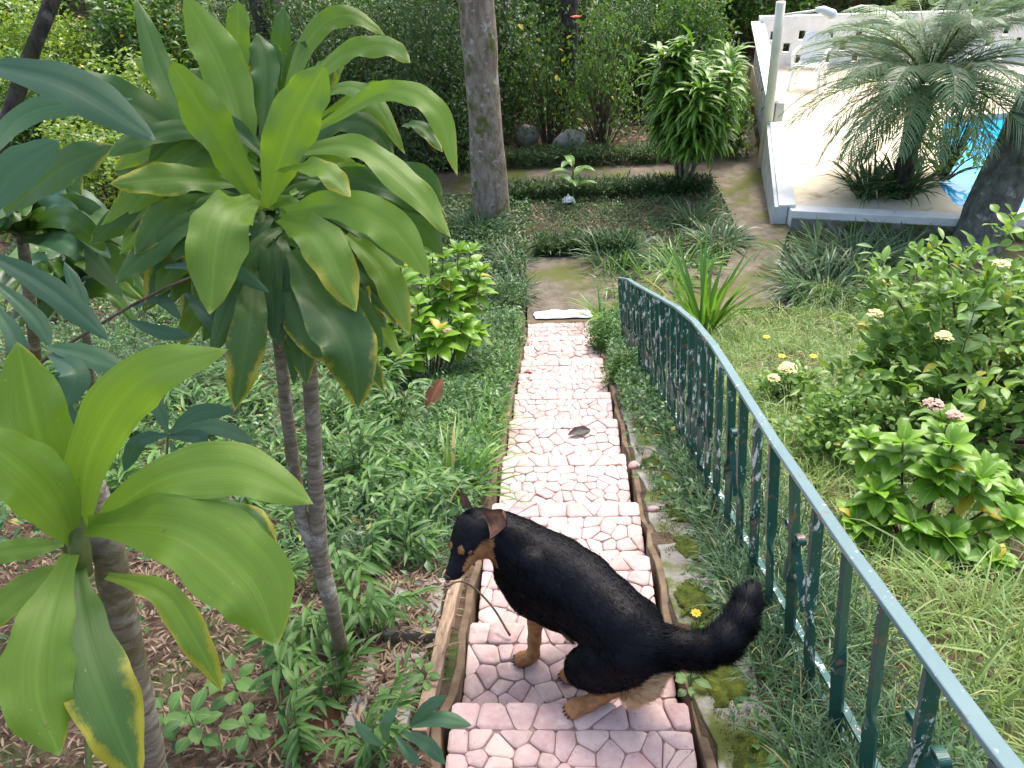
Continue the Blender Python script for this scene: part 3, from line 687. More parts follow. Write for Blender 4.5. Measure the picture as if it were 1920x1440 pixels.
L_ = [  # base, mid, tip (px, depth), width, shade, yellowing
 ([(487, 395, 1.72), (400, 240, 1.60), (318, 112, 1.50)], 96, .7, .0),
 ([(470, 300, 1.78), (425, 140, 1.76), (345, -12, 1.72)], 100, .9, .0),
 ([(462, 330, 1.74), (330, 190, 1.72), (252, -8, 1.74)], 62, .3, .0),
 ([(500, 390, 1.70), (545, 240, 1.62), (612, 118, 1.56)], 112, .8, .0),
 ([(495, 260, 1.8), (497, 130, 1.82), (480, 62, 1.84)], 62, .5, .0),
 ([(520, 230, 1.85), (580, 75, 1.9), (650, 28, 1.92), (722, 66, 1.9)], 48, .8, .25),
 ([(560, 190, 1.80), (640, 105, 1.82), (720, 86, 1.80), (770, 118, 1.74)], 54, .9, .3),
 ([(535, 290, 1.70), (660, 275, 1.62), (770, 350, 1.56), (846, 446, 1.55)], 74, .9, .28),
 ([(580, 250, 1.76), (720, 172, 1.68), (815, 205, 1.62), (858, 330, 1.62)], 58, .95, .22),
 ([(560, 215, 1.85), (640, 165, 1.8), (700, 190, 1.76), (760, 290, 1.74)], 46, .8, .2),
 ([(520, 320, 1.66), (600, 315, 1.56), (658, 370, 1.52)], 60, .85, .46),
 ([(525, 398, 1.66), (640, 385, 1.56), (735, 430, 1.50), (806, 520, 1.50)], 92, .6, .1),
 ([(525, 410, 1.64), (600, 450, 1.52), (668, 585, 1.48)], 98, .7, .40),
 ([(545, 470, 1.64), (600, 560, 1.52), (655, 650, 1.48), (672, 768, 1.50)], 128, .35, .34),
 ([(478, 372, 1.66), (415, 420, 1.54), (393, 590, 1.52)], 128, .85, .12),
 ([(478, 500, 1.68), (466, 620, 1.60), (440, 770, 1.60)], 80, .15, .42),
 ([(450, 345, 1.70), (330, 335, 1.60), (205, 345, 1.55)], 74, .6, .42),
 ([(455, 370, 1.72), (320, 400, 1.66), (252, 478, 1.64)], 66, .5, .30),
 ([(440, 320, 1.80), (250, 200, 1.78), (90, 125, 1.76)], 88, .3, .1),
 ([(460, 420, 1.74), (330, 470, 1.70), (270, 580, 1.70)], 62, .5, .52),
 ([(650, 440, 1.68), (720, 510, 1.62), (768, 628, 1.62)], 66, .55, .36),
 ([(600, 400, 1.74), (720, 400, 1.70), (790, 430, 1.68), (832, 480, 1.68)], 60, .25, .2),
 ([(560, 330, 1.76), (680, 330, 1.74), (790, 330, 1.72), (832, 420, 1.72)], 52, .4, .2),
 ([(480, 440, 1.8), (380, 490, 1.82), (340, 620, 1.84)], 60, .3, .46),
 ([(530, 480, 1.7), (560, 600, 1.66), (640, 690, 1.64)], 70, .25, .4),
 ([(500, 270, 1.86), (410, 150, 1.9), (400, 20, 1.95)], 60, .4, .1),
 ([(540, 330, 1.8), (610, 240, 1.82), (690, 235, 1.8), (740, 300, 1.78)], 56, .3, .1),
 ([(470, 380, 1.8), (400, 300, 1.85), (290, 280, 1.86), (215, 330, 1.86)], 58, .2, .1),
 ([(470, 450, 1.82), (440, 540, 1.84), (380, 640, 1.85)], 70, .15, .2),
 ([(540, 380, 1.78), (650, 360, 1.80), (740, 400, 1.78), (800, 500, 1.76)], 64, .1, .1),
 ([(520, 300, 1.84), (560, 200, 1.9), (640, 120, 1.95)], 54, .5, .1),
 ([(570, 480, 1.76), (650, 480, 1.74), (700, 520, 1.72), (720, 600, 1.72)], 58, .2, .3),
 ([(755, 235, 1.74), (790, 238, 1.7), (830, 285, 1.68)], 34, .5, .45),
 ([(480, 410, 1.75), (420, 360, 1.78), (330, 370, 1.8), (240, 440, 1.82)], 50, .4, .2),
]
for px, w, sh, ye in L_:
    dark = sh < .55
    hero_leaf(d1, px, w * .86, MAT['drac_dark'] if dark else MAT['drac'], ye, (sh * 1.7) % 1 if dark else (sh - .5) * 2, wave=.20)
for i in range(96):     # the shaggy rest of the mop: inner, hanging and outer leaves
    kind = i % 4
    if kind < 2:      # hanging skirt
        a = rng.uniform(.12, 3.02); r = rng.uniform(150, 310); bx, by_ = 508 + rng.normal() * 22, 440 + rng.normal() * 28; de = rng.uniform(1.66, 1.90)
        tx, ty = bx + r * math.cos(a) * 1.0, by_ + abs(r * math.sin(a)) * .95 + 30; lift_ = 55
    elif kind == 2:   # sideways
        sg = -1 if rng.random() < .55 else 1; r = rng.uniform(190, 330); bx, by_ = 500 + rng.normal() * 16, 390 + rng.normal() * 40; de = rng.uniform(1.68, 1.95)
        tx, ty = bx + sg * r, by_ + rng.uniform(-90, 130); lift_ = 75
    else:             # upright, behind
        r = rng.uniform(190, 330); a = rng.uniform(.5, 2.6); bx, by_ = 490 + rng.normal() * 22, 330 + rng.normal() * 40; de = rng.uniform(1.82, 2.05)
        tx, ty = bx + r * math.cos(a), by_ - r * math.sin(a) * .9; lift_ = 25
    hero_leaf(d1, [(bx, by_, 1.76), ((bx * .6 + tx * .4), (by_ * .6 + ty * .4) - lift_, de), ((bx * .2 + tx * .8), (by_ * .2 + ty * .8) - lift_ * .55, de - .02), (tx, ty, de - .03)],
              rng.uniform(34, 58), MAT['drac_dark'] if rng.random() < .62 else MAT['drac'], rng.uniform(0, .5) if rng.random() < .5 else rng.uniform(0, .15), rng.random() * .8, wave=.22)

# ---- cane plant nearest the viewer, lower left
C2 = D(158, 1015, 1.08)
d2 = empty('corn_plant', 'cane plant nearest the viewer, thick stem, few broad leaves, one edged bright yellow', 'corn plant', C2)
q2 = PS(330, 1640, -.05)
stem_to(d2, [(178, 905, 1.10), (200, 1010, 1.12), (222, 1130, 1.20), (250, 1260, 1.30), (285, 1440, 1.42), q2], [.013, .022, .023, .024, .026, .032], MAT['cane'], n=30, ns=12)
stem_to(d2, [(150, 1075, 1.10), (148, 1010, 1.07), (140, 930, 1.06)], [.016, .013, .006], MAT['stem'], 'leaf_sheath')
for px, w, sh, ye in [
 ([(150, 1010, 1.07), (170, 850, 1.03), (262, 715, .98), (428, 655, .94)], 106, .95, .05),
 ([(132, 1010, 1.07), (75, 830, 1.03), (32, 640, 1.00)], 122, .75, .05),
 ([(140, 1015, 1.07), (70, 910, .98), (-60, 800, .92)], 122, .85, .0),
 ([(168, 995, 1.06), (290, 905, .98), (440, 880, .93), (588, 945, .92)], 112, .95, .05),
 ([(165, 985, 1.05), (330, 990, .93), (460, 1080, .88), (522, 1210, .88)], 168, 1.0, .18),
 ([(132, 1040, 1.06), (82, 1180, .98), (70, 1300, .95), (112, 1418, .95)], 128, .85, .12),
 ([(200, 1080, 1.12), (300, 1110, 1.08), (360, 1190, 1.06), (418, 1298, 1.07)], 60, .8, .52),
 ([(120, 1020, 1.09), (40, 1030, 1.08), (-50, 1045, 1.08)], 44, .7, .2),
 ([(120, 1060, 1.1), (40, 1110, 1.08), (-50, 1190, 1.06)], 60, .7, .35)]:
    hero_leaf(d2, px, w, MAT['drac'], ye, (sh - .5) * 2, wave=.12)
for px, w, sh, ye in [
 ([(145, 1065, 1.08), (160, 1200, 1.01), (205, 1330, .98), (262, 1470, .98)], 122, .45, .50),
 ([(330, 900, 1.15), (430, 955, 1.12), (480, 975, 1.1), (520, 1022, 1.10)], 44, .5, .50),
 ([(160, 960, 1.2), (120, 900, 1.22), (60, 880, 1.25)], 56, .2, .2)]:
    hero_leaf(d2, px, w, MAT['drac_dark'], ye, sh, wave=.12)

# ---- plants filling the left edge
b1 = empty('bamboo_plant', 'bamboo with long blue-green blades reaching in from the left edge', 'bamboo', D(-60, 330, 1.4))
stem_to(b1, [(-90, 760, 1.8), (-60, 500, 1.5), (-50, 330, 1.4), (-40, 110, 1.15)], [.008, .007, .006, .004], MAT['stem'])
for px, w, sh, ye in [([(-40, 118, 1.0), (130, 160, .98), (294, 264, 1.0)], 84, .8, 0), ([(-30, 470, 1.3), (90, 540, 1.3), (208, 640, 1.32)], 50, .5, 0),
                      ([(-20, 520, 1.5), (60, 590, 1.5), (96, 650, 1.5)], 34, .2, 0), ([(-20, 400, 1.6), (20, 330, 1.6), (112, 262, 1.6)], 78, .95, 0),
                      ([(-30, 300, 1.3), (60, 210, 1.35), (250, 185, 1.4)], 44, .5, 0), ([(-20, 560, 1.55), (30, 640, 1.5), (30, 720, 1.5)], 36, .3, 0)]:
    hero_leaf(b1, px, w, MAT['bamboo'], ye, sh, wave=.02, chan=.2)
b2 = empty('bamboo_plant', 'bamboo spray with dark blue-green blades hanging between the two corn plants', 'bamboo', D(200, 700, 1.7))
stem_to(b2, [(60, 690, 1.75), (160, 625, 1.7), (280, 555, 1.68), (400, 505, 1.7), (470, 500, 1.72)], [.004, .0035, .003, .0025, .0015], MAT['twig'], 'twig')
stem_to(b2, [(300, 1010, 1.9), (310, 900, 1.8), (315, 810, 1.75)], [.004, .004, .002], MAT['stem'])
stem_to(b2, [(60, 690, 1.75), (90, 860, 1.9), (150, 1200, 2.2), PS(170, 1500, -.05)], [.006, .007, .008, .009], MAT['stem'])
for px, w, sh in [([(95, 665, 1.7), (140, 700, 1.65), (118, 770, 1.64)], 52, .9), ([(90, 650, 1.7), (160, 665, 1.68), (245, 700, 1.66)], 44, .7), ([(110, 700, 1.75), (120, 780, 1.74), (150, 850, 1.74)], 40, .3),
                  ([(310, 500, 1.66), (420, 502, 1.62), (505, 548, 1.6)], 30, .8), ([(415, 520, 1.7), (455, 560, 1.66), (470, 600, 1.66)], 22, .5), ([(348, 550, 1.7), (385, 590, 1.68), (418, 632, 1.68)], 30, .2),
                  ([(240, 600, 1.72), (300, 622, 1.7), (360, 630, 1.7)], 26, .5), ([(100, 665, 1.8), (170, 680, 1.78), (212, 690, 1.78)], 22, .2), ([(380, 505, 1.7), (430, 560, 1.68), (470, 650, 1.7)], 24, .4),
                  ([(318, 812, 1.75), (370, 775, 1.74), (440, 770, 1.74)], 32, .6), ([(318, 815, 1.75), (400, 800, 1.72), (482, 832, 1.7)], 32, .5), ([(316, 818, 1.75), (370, 820, 1.7), (380, 850, 1.7)], 30, .8),
                  ([(315, 815, 1.75), (260, 830, 1.76), (232, 885, 1.78)], 32, .3), ([(315, 812, 1.75), (290, 760, 1.76), (230, 735, 1.78)], 30, .2), ([(318, 830, 1.75), (350, 870, 1.74), (440, 870, 1.74)], 26, .2),
                  ([(160, 625, 1.7), (150, 560, 1.72), (120, 490, 1.75)], 30, .4), ([(250, 575, 1.7), (300, 560, 1.7), (340, 600, 1.7)], 24, .1), ([(60, 700, 1.8), (100, 780, 1.8), (60, 850, 1.8)], 36, .1)]:
    hero_leaf(b2, px, w, MAT['bamboo'], 0, sh, wave=.02, chan=.2)
b3 = empty('corn_plant', 'dark-leaved cane plant half hidden at the left edge behind the tall one', 'corn plant', D(40, 470, 2.3))
stem_to(b3, [(40, 430, 2.3), (60, 600, 2.5), PS(90, 900, -.05)], [.015, .018, .022], MAT['cane'])
for i in range(44):
    a = rng.uniform(-.6, 3.7); r = rng.uniform(120, 230); bx, by_ = 40 + rng.normal() * 20, 420 + rng.normal() * 20
    tx, ty = bx + r * math.cos(a), by_ - r * math.sin(a) * .55 + 55
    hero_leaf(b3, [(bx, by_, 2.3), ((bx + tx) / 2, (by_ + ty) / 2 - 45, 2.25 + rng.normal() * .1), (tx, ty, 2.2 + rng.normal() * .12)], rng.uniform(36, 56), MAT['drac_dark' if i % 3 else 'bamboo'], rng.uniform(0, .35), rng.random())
b4 = empty('corn_plant', 'dark cane plant low at the left edge, between the near and the tall corn plants', 'corn plant', D(150, 560, 2.9))
stem_to(b4, [(150, 540, 2.9), (165, 660, 3.1), PS(185, 900, -.05)], [.014, .016, .02], MAT['cane'])
for i in range(40):
    a = rng.uniform(-.5, 3.6); r = rng.uniform(90, 190); bx, by_ = 150 + rng.normal() * 14, 520 + rng.normal() * 20
    tx, ty = bx + r * math.cos(a), by_ - r * math.sin(a) * .6 + 50
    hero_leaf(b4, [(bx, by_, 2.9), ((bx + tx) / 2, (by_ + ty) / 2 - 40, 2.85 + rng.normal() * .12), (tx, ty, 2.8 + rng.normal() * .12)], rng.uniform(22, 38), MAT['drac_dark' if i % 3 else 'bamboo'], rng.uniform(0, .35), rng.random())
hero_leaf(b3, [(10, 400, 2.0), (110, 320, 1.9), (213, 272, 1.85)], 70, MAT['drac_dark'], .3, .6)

# ---- shared small plants
def copy_tree(root, loc, rz, sc=1.0, **props):
    c = root.copy(); COL.objects.link(c); c.location = tuple(float(v) for v in loc); c.rotation_euler = (0, 0, rz); c.scale = (sc,) * 3
    for k, v in props.items(): c[k] = v
    for ch in root.children:
        d = ch.copy(); COL.objects.link(d); d.parent = c
    return c
def ground(x, y): return float(H(x, y))
def on(px, py, h=0.0):
    """point of the real ground seen at a pixel (marching along the view ray)"""
    r = ray(px, py) / F; t = 1.0
    while t < 60:
        p = CAM + r * t
        if p[2] <= H(p[0], p[1]) + h: break
        t += .03
    return p

def tuft(n, L, spread, W, bend, elm=1.15, tm='blade'):
    a = Acc(); az = rng.uniform(0, 6.28, n); rr = np.sqrt(rng.random(n)) * spread
    P = np.column_stack([np.cos(az) * rr, np.sin(az) * rr, np.zeros(n) - .01])
    leaves(a, P, az + rng.normal(size=n) * .5, elm - rng.random(n) * .55, L * rng.uniform(.55, 1.1, n), W * rng.uniform(.7, 1.2, n), bend * rng.uniform(.4, 1.2, n), rng.normal(size=n) * .3, tm, .15)
    return a
def sprig(ns, hgt, L, W):
    a = Acc(); s = Acc()
    for k in range(ns):
        az = rng.uniform(0, 6.28); lean = rng.uniform(.1, .9); h = hgt * rng.uniform(.6, 1.1); n = max(4, int(h / (L * .22)))
        t = np.linspace(0, 1, 6); r = h * lean * t ** 1.5 * .7; b0 = rng.normal(size=2) * .025
        P = np.column_stack([b0[0] + r * math.cos(az), b0[1] + r * math.sin(az), h * t * (1 - .3 * lean * t)])
        tube(s, P, np.linspace(.003, .0012, 6), 4, cap=False)
        tt = np.linspace(.25, 1, n); Q = np.column_stack([np.interp(tt, t, P[:, i]) for i in range(3)])
        la = az + np.where(np.arange(n) % 2, .9, -.9) * np.linspace(1.2, .4, n) + rng.normal(size=n) * .35
        leaves(a, Q, la, rng.uniform(.1, .6, n), L * rng.uniform(.7, 1.1, n), W * rng.uniform(.8, 1.1, n), rng.uniform(.5, 1.2, n), rng.normal(size=n) * .3, 'lance', .3)
    return a, s
SPR = []
for k in range(4):
    a, s = sprig(6 + k, .26 + .03 * k, .115, .020); SPR.append((a.mesh('leaves', MAT['sprig']), s.mesh('stems', MAT['stem'])))
def place_sprig(p, rz, sc, label, group=None, var=0, mat=None):
    e = empty('bamboo_grass', label, 'plant', p, group, rz); e.scale = (sc,) * 3
    e['kind'] = 'thing'; link('leaves', SPR[var % 4][0], e); link('stem', SPR[var % 4][1], e); return e
G1 = 'bamboo grass sprigs in the leaf litter left of the stair'
for i, (x, y, sc) in enumerate([(560, 1270, 1.0), (640, 1330, .9), (600, 1210, .9), (700, 1180, 1.0), (660, 1100, 1.1), (740, 1000, 1.1), (690, 960, 1.0), (620, 900, .9), (770, 1060, 1.0), (800, 960, 1.1),
                                (540, 1110, .7), (700, 1420, .8), (560, 1400, .8), (720, 900, 1.0), (660, 820, 1.0), (760, 860, 1.0), (700, 1060, .9), (810, 1000, .9), (640, 1000, .8), (580, 1010, .7)]):
    place_sprig(on(x, y), rng.uniform(0, 6.28), sc * 1.0, 'bright green bamboo-grass sprig growing out of the leaf litter left of the stair', G1, i)
e = empty('bamboo_sprig', 'low sprig of wide pointed blades reaching over the kerb at bottom left of the stair', 'plant', D(700, 1440, 2.05))
stem_to(e, [(640, 1490, 2.15), (700, 1420, 2.05), (772, 1356, 1.98)], [.003, .0025, .001], MAT['stem'])
for px, w, sh in [([(768, 1362, 1.98), (825, 1348, 1.95), (885, 1360, 1.95)], 30, .9), ([(770, 1360, 1.98), (800, 1328, 1.96), (838, 1303, 1.95)], 24, .5), ([(752, 1372, 2), (800, 1395, 1.96), (836, 1434, 1.96)], 27, .4),
                  ([(742, 1380, 2), (765, 1410, 1.98), (788, 1436, 1.97)], 22, .3), ([(728, 1395, 2.02), (722, 1360, 2.0), (745, 1325, 2.0)], 22, .2), ([(720, 1400, 2.02), (690, 1380, 2.0), (665, 1350, 2.0)], 20, .6)]:
    hero_leaf(e, px, w, MAT['bamboo'], 0, sh, wave=.01, chan=.15)
# round-leaved seedlings in the litter
def seedling(p, rz, sc, label, group, n=9):
    e = empty('seedling', label, 'plant', p, group, rz); e.scale = (sc,) * 3
    a = Acc(); az = np.arange(n) * 2.4; leaves(a, np.column_stack([np.cos(az) * .02, np.sin(az) * .02, .06 + .012 * np.arange(n)]), az, .35, rng.uniform(.05, .085, n), rng.uniform(.035, .05, n), .6, 0, 'oval', .15)
    a.obj('leaves', MAT['sprig'], e); s = Acc(); tube(s, [(0, 0, -.01), (.004, .004, .17)], [.0025, .0015], 5); s.obj('stem', MAT['stem'], e)
for i, (x, y, sc) in enumerate([(455, 1320, 1.0), (380, 1400, 1.0), (480, 1400, .8), (330, 1380, .9), (800, 1180, .4), (800, 1290, .6), (1290, 1310, .7)]):
    seedling(on(x, y, .02), rng.uniform(0, 6), sc, ['pale round-leaved seedling in the leaf litter beside the near cane stem', 'small seedling sprouting in a hole of the farther hollow block', 'seedling in the nearest hollow block hole',
             'round-leaved seedling right of the stair under the dog\'s tail'][0 if i < 4 else i - 3], 'seedlings in the leaf litter' if i < 4 else None)

# rosette shrubs
def rosette_shrub(base, stems, L, W, name, label, nl=8, mat='hydra', spread=.35, hgt=.8, keep=None, el0=.75):
    e = empty(name, label, 'shrub', base); lv = []
    for k in range(3):
        a = Acc(); leaves(a, [(0, 0, 0)], 0, 0, L, W, .55 + .2 * k, 0, 'oval', .25, r1=.2 + .3 * k, r2=.5, wave=.06); lv.append(a.mesh('leaf', MAT[mat]))
    ay = Acc(); leaves(ay, [(0, 0, 0)], 0, 0, L, W, .8, 0, 'oval', .25, r1=.5, r2=.99); lvy = ay.mesh('leaf', MAT[mat])
    sb = Acc()
    for (dx, dy, h) in stems:
        c = _a([dx, dy, h]); b = _a([dx * .25, dy * .25, -.03]); P = spline([b, (b + c) / 2 + _a([dx * .15, dy * .15, .05]), c], 8)
        tube(sb, P, np.linspace(.007, .004, 8), 5, cap=False)
        tiers = 3
        for ti in range(tiers):
            pt = P[-1 - ti]; n = nl - ti
            for q in range(n):
                az = q * 2 * math.pi / n + ti * .5 + rng.normal() * .2; el = el0 - .28 * ti + rng.normal() * .15
                sc = rng.uniform(.75, 1.1) * (.75 + .2 * ti)
                o = link('leaf', lvy if rng.random() < .03 else lv[rng.integers(3)], e, pt)
                o.rotation_euler = (rng.normal() * .2, -el, az); o.scale = (sc,) * 3
    sb.obj('stems', MAT['twig'], e); return e
b = on(800, 735); sc_ = 1
hl = rosette_shrub(b, [(-.28, .1, .55), (-.1, -.12, .42), (.16, -.02, .55), (.05, .35, .72), (-.15, .4, .85), (.22, .4, .75), (.30, .2, .5), (-.35, -.1, .35), (.0, .1, .7), (.25, .7, .82), (.05, .75, .95), (.42, .65, .68), (-.3, .3, .75), (-.2, .6, .8), (.1, .1, .45), (-.05, .35, .6), (.3, .55, .55), (-.42, .2, .5), (.15, .55, .85), (-.2, .1, .3), (.33, .85, .75), (-.1, .95, .9), (.38, .3, .35)], .17, .085,
                   'hydrangea_shrub', 'glossy bright green rosette-leaved shrub left of the stair, behind the tall cane plant', 8)
b = on(1720, 1010)
hr = rosette_shrub(b, [(-.12, -.12, .22), (.05, .05, .48), (-.1, .15, .42), (.16, -.02, .36), (.02, -.18, .2), (.26, .12, .30), (-.22, .02, .26), (.1, .22, .46), (.3, -.1, .2), (-.3, -.05, .14), (.18, -.25, .14), (-.2, .25, .36), (0, 0, .4), (.36, .05, .2), (-.1, -.28, .12)], .14, .075,
                   'hydrangea_shrub', 'bright green rosette-leaved shrub with a faded pink flower head, right of the railing', 8)
def flower_head(parent, p, r, n, mat, size, name='flower_head'):
    a = Acc(); v = rng.normal(size=(n, 3)); v /= np.linalg.norm(v, axis=1)[:, None]; v[:, 2] = np.abs(v[:, 2]) * .7
    for k in range(4):
        leaves(a, v * r, k * 1.57 + rng.random(n), .15, size, size * .8, .4, 0, 'small', .1)
    return a.obj(name, mat, parent, loc=p)
flower_head(hr, (.04, .26, .53), .035, 34, MAT['petal_p'], .014); flower_head(hr, (.12, .22, .50), .028, 26, MAT['petal_p'], .014)
flower_head(hl, (-.05, .2, .66), .04, 40, MAT['petal_p'], .016); flower_head(hl, (.2, .05, .5), .03, 30, MAT['petal_p'], .016)

def bush_mesh(m, k, rx, ry, rz, L, W, tm='small', inner=.45, cr=.10, elm=.5, sd=None, bend=.6, up=0.0, stems=True, lump=.18):
    a = Acc(); s = Acc()
    v = rng.normal(size=(m, 3)); v /= np.linalg.norm(v, axis=1)[:, None]; v[:, 2] = np.abs(v[:, 2]) * 1.15 - .25
    rad = inner + (1 - inner) * rng.random(m) ** .6
    rad *= 1 + lump * vnoise(v[:, 0] * 2 + 5, v[:, 1] * 2 + v[:, 2] * 2, 1.6, int(rng.integers(50)))
    C = v * rad[:, None] * _a([rx, ry, rz]); C[:, 2] += rz * .35; C[:, 2] = np.maximum(C[:, 2], .04)
    az0 = np.arctan2(v[:, 1], v[:, 0])
    P = np.repeat(C, k, 0) + rng.normal(size=(m * k, 3)) * cr * _a([1, 1, .7]); n = m * k
    az = np.repeat(az0, k) + rng.normal(size=n) * 1.3; el = elm + rng.normal(size=n) * .45 + up
    r1 = np.clip(np.repeat(rng.random(m), k) * .6 + rng.random(n) * .4, 0, 1)
    leaves(a, P, az, el, L * rng.uniform(.6, 1.15, n), W * rng.uniform(.7, 1.15, n), bend, rng.normal(size=n) * .5, tm, .25, r1=r1)
    if stems:
        for i in range(0, m, max(1, m // 40)):
            c = C[i]; tube(s, spline([(c[0] * .12, c[1] * .12, -.05), (c[0] * .5, c[1] * .5, c[2] * .55), c], 6), np.linspace(.012, .004, 6) * (rz + .3), 5, cap=False)
    return a, s
def bush(name, label, cat, base, mat, group=None, **kw):
    e = empty(name, label, cat, base, group); a, s = bush_mesh(**kw)
    a.obj('foliage', MAT[mat], e)
    if s.n: s.obj('stems', MAT['twig'], e)
    return e
# ixora on the right
bx = on(1765, 850)
ix = bush('ixora_bush', 'big leafy shrub with small pale yellow flower heads on the lawn right of the railing', 'shrub', (bx[0] + .22, bx[1] + .25, ground(bx[0], bx[1]) - .02), 'ixora', m=470, k=10, rx=.80, ry=.78, rz=.88, L=.10, W=.042, tm='oval', inner=.35, cr=.045, elm=.55, bend=.5, lump=.45)
for v in [(-.45, -.35, .86), (-.62, .1, .74), (-.05, .05, 1.05), (.35, -.5, .72), (.2, -.62, .5), (-.5, .35, .8), (.02, -.5, .85), (.5, -.2, .9)]:
    flower_head(ix, v, .035, 26, MAT['petal_c'], .018)
bx = on(1600, 860)
bush('ixora_bush', 'low sprawling small-leaved bush at the foot of the big flowering shrub', 'shrub', (bx[0], bx[1], ground(bx[0], bx[1]) - .02), 'ixora', m=200, k=10, rx=.42, ry=.4, rz=.34, L=.06, W=.026, tm='mid', inner=.3, cr=.04, elm=.5)
bx = on(1480, 760)
fb = bush('ixora_bush', 'small thin shrub carrying cream-yellow flowers, just behind the railing', 'shrub', (bx[0], bx[1], ground(bx[0], bx[1]) - .02), 'ixora', m=60, k=8, rx=.22, ry=.2, rz=.26, L=.06, W=.028, tm='mid', inner=.3, cr=.04)
flower_head(fb, (-.05, .0, .32), .05, 40, MAT['petal_c'], .022); flower_head(fb, (-.15, -.05, .28), .03, 24, MAT['petal_c'], .02)
sp = empty('weed', 'tall single-stemmed weed with large oval leaves standing in front of the big flowering shrub', 'plant', on(1740, 860)); h = .95
a = Acc(); az = np.arange(14) * 2.4; z = np.linspace(.3, h, 14); leaves(a, np.column_stack([0 * az, 0 * az, z]), az, .35 + z * .3, .17 - z * .05, .075, .7, 0, 'oval', .2); a.obj('leaves', MAT['sprig'], sp)
a = Acc(); tube(a, [(0, 0, 0), (.01, 0, .5), (0, 0, h)], [.006, .005, .003], 6); a.obj('stem', MAT['stem'], sp)
lg = Acc(); p0, p1 = on(1800, 838), on(1925, 885); tube(lg, spline([p0 + _a([0, 0, .05]), (p0 + p1) / 2 + _a([0, 0, .06]), p1 + _a([.1, 0, .04])], 9), [.03, .045, .05, .045, .05, .05, .045, .05, .05], 10, .3)
tag(lg.obj('fallen_log', MAT['twig']), 'brown fallen branch lying on the lawn behind the rosette shrub', 'log')

# ---- strap clumps (each one a thing)
def clump(px, n, L, spread, W, bend, mat, label, name='grass_clump', elm=1.3, tm='blade', group=None, xyz=None):
    p = on(*px) if xyz is None else xyz; e = tuft(n, L, spread, W, bend, elm, tm).obj(name, MAT[mat], None, loc=p); return tag(e, label, 'grass clump', group, 'thing')
clump((850, 930), 90, .46, .08, .018, 1.3, 'strap', 'clump of arching strap-like blades beside the stair, just above the dog\'s head', tm='lance')
clump((800, 1010), 70, .30, .07, .012, 1.4, 'mondo', 'small dark grass clump left of the dog\'s head')
clump((1318, 622), 46, 1.05, .10, .045, .55, 'strap', 'tallest clump of long upright sword-like blades behind the railing', elm=1.45, tm='lance')
clump((1230, 560), 90, .75, .16, .02, 1.5, 'strap', 'light green arching grass clump at the far end of the railing', tm='blade')
clump((1190, 560), 60, .6, .12, .016, 1.4, 'strap', 'light green grass clump crowding the railing\'s far post')
clump((1150, 495), 150, .55, .22, .016, 1.2, 'mondo', 'dark spiky clump beyond the landing with some dry pale blades')
clump((1345, 460), 160, .5, .25, .018, 1.6, 'mondo', 'rounded grey-green grass clump left of the wall path')
clump((1300, 420), 130, .5, .2, .016, 1.5, 'mondo', 'grass clump in front of the striped-leaf shrub')
clump((1545, 545), 420, .62, .42, .018, 1.7, 'mondo', 'large mounded dark grass clump right of the side path')
clump((1600, 500), 260, .65, .35, .018, 1.6, 'mondo', 'mounded grass clump under the terrace kerb, behind the larger mound')
clump((1690, 480), 220, .5, .32, .016, 1.6, 'mondo', 'mounded grass clump nearest the mossy leaning trunk')
clump((1130, 600), 60, .45, .10, .014, 1.5, 'strap', 'grass clump leaning over the white cloth at the stair foot')
clump((900, 440), 120, .5, .2, .016, 1.5, 'mondo', 'dark grass clump at the foot of the large grey trunk')
clump((965, 560), 90, .45, .16, .014, 1.6, 'mondo', 'grey-green grass clump left of the landing')
clump((960, 500), 90, .45, .16, .014, 1.6, 'mondo', 'grass clump behind the one left of the landing')
clump((1640, 440), 90, .40, .3, .02, 1.3, 'strap', 'light green weeds against the terrace kerb, below the palm', tm='lance')
clump((1760, 440), 80, .36, .25, .02, 1.3, 'cover', 'leafy weeds against the terrace kerb beside the mossy leaning trunk', tm='lance')
clump((1530, 470), 70, .45, .15, .016, 1.3, 'strap', 'light green grass at the near end of the low grey-white wall')
clump((1840, 1180), 14, .45, .06, .010, .8, 'grass', 'tall pale lawn weed with long upright blades right of the railing')
clump((1810, 1340), 14, .42, .06, .009, .9, 'grass', 'tall pale lawn weed nearest the railing\'s near end')
clump((1600, 880), 50, .3, .07, .012, 1.5, 'grass', 'arching light grass clump behind the railing')

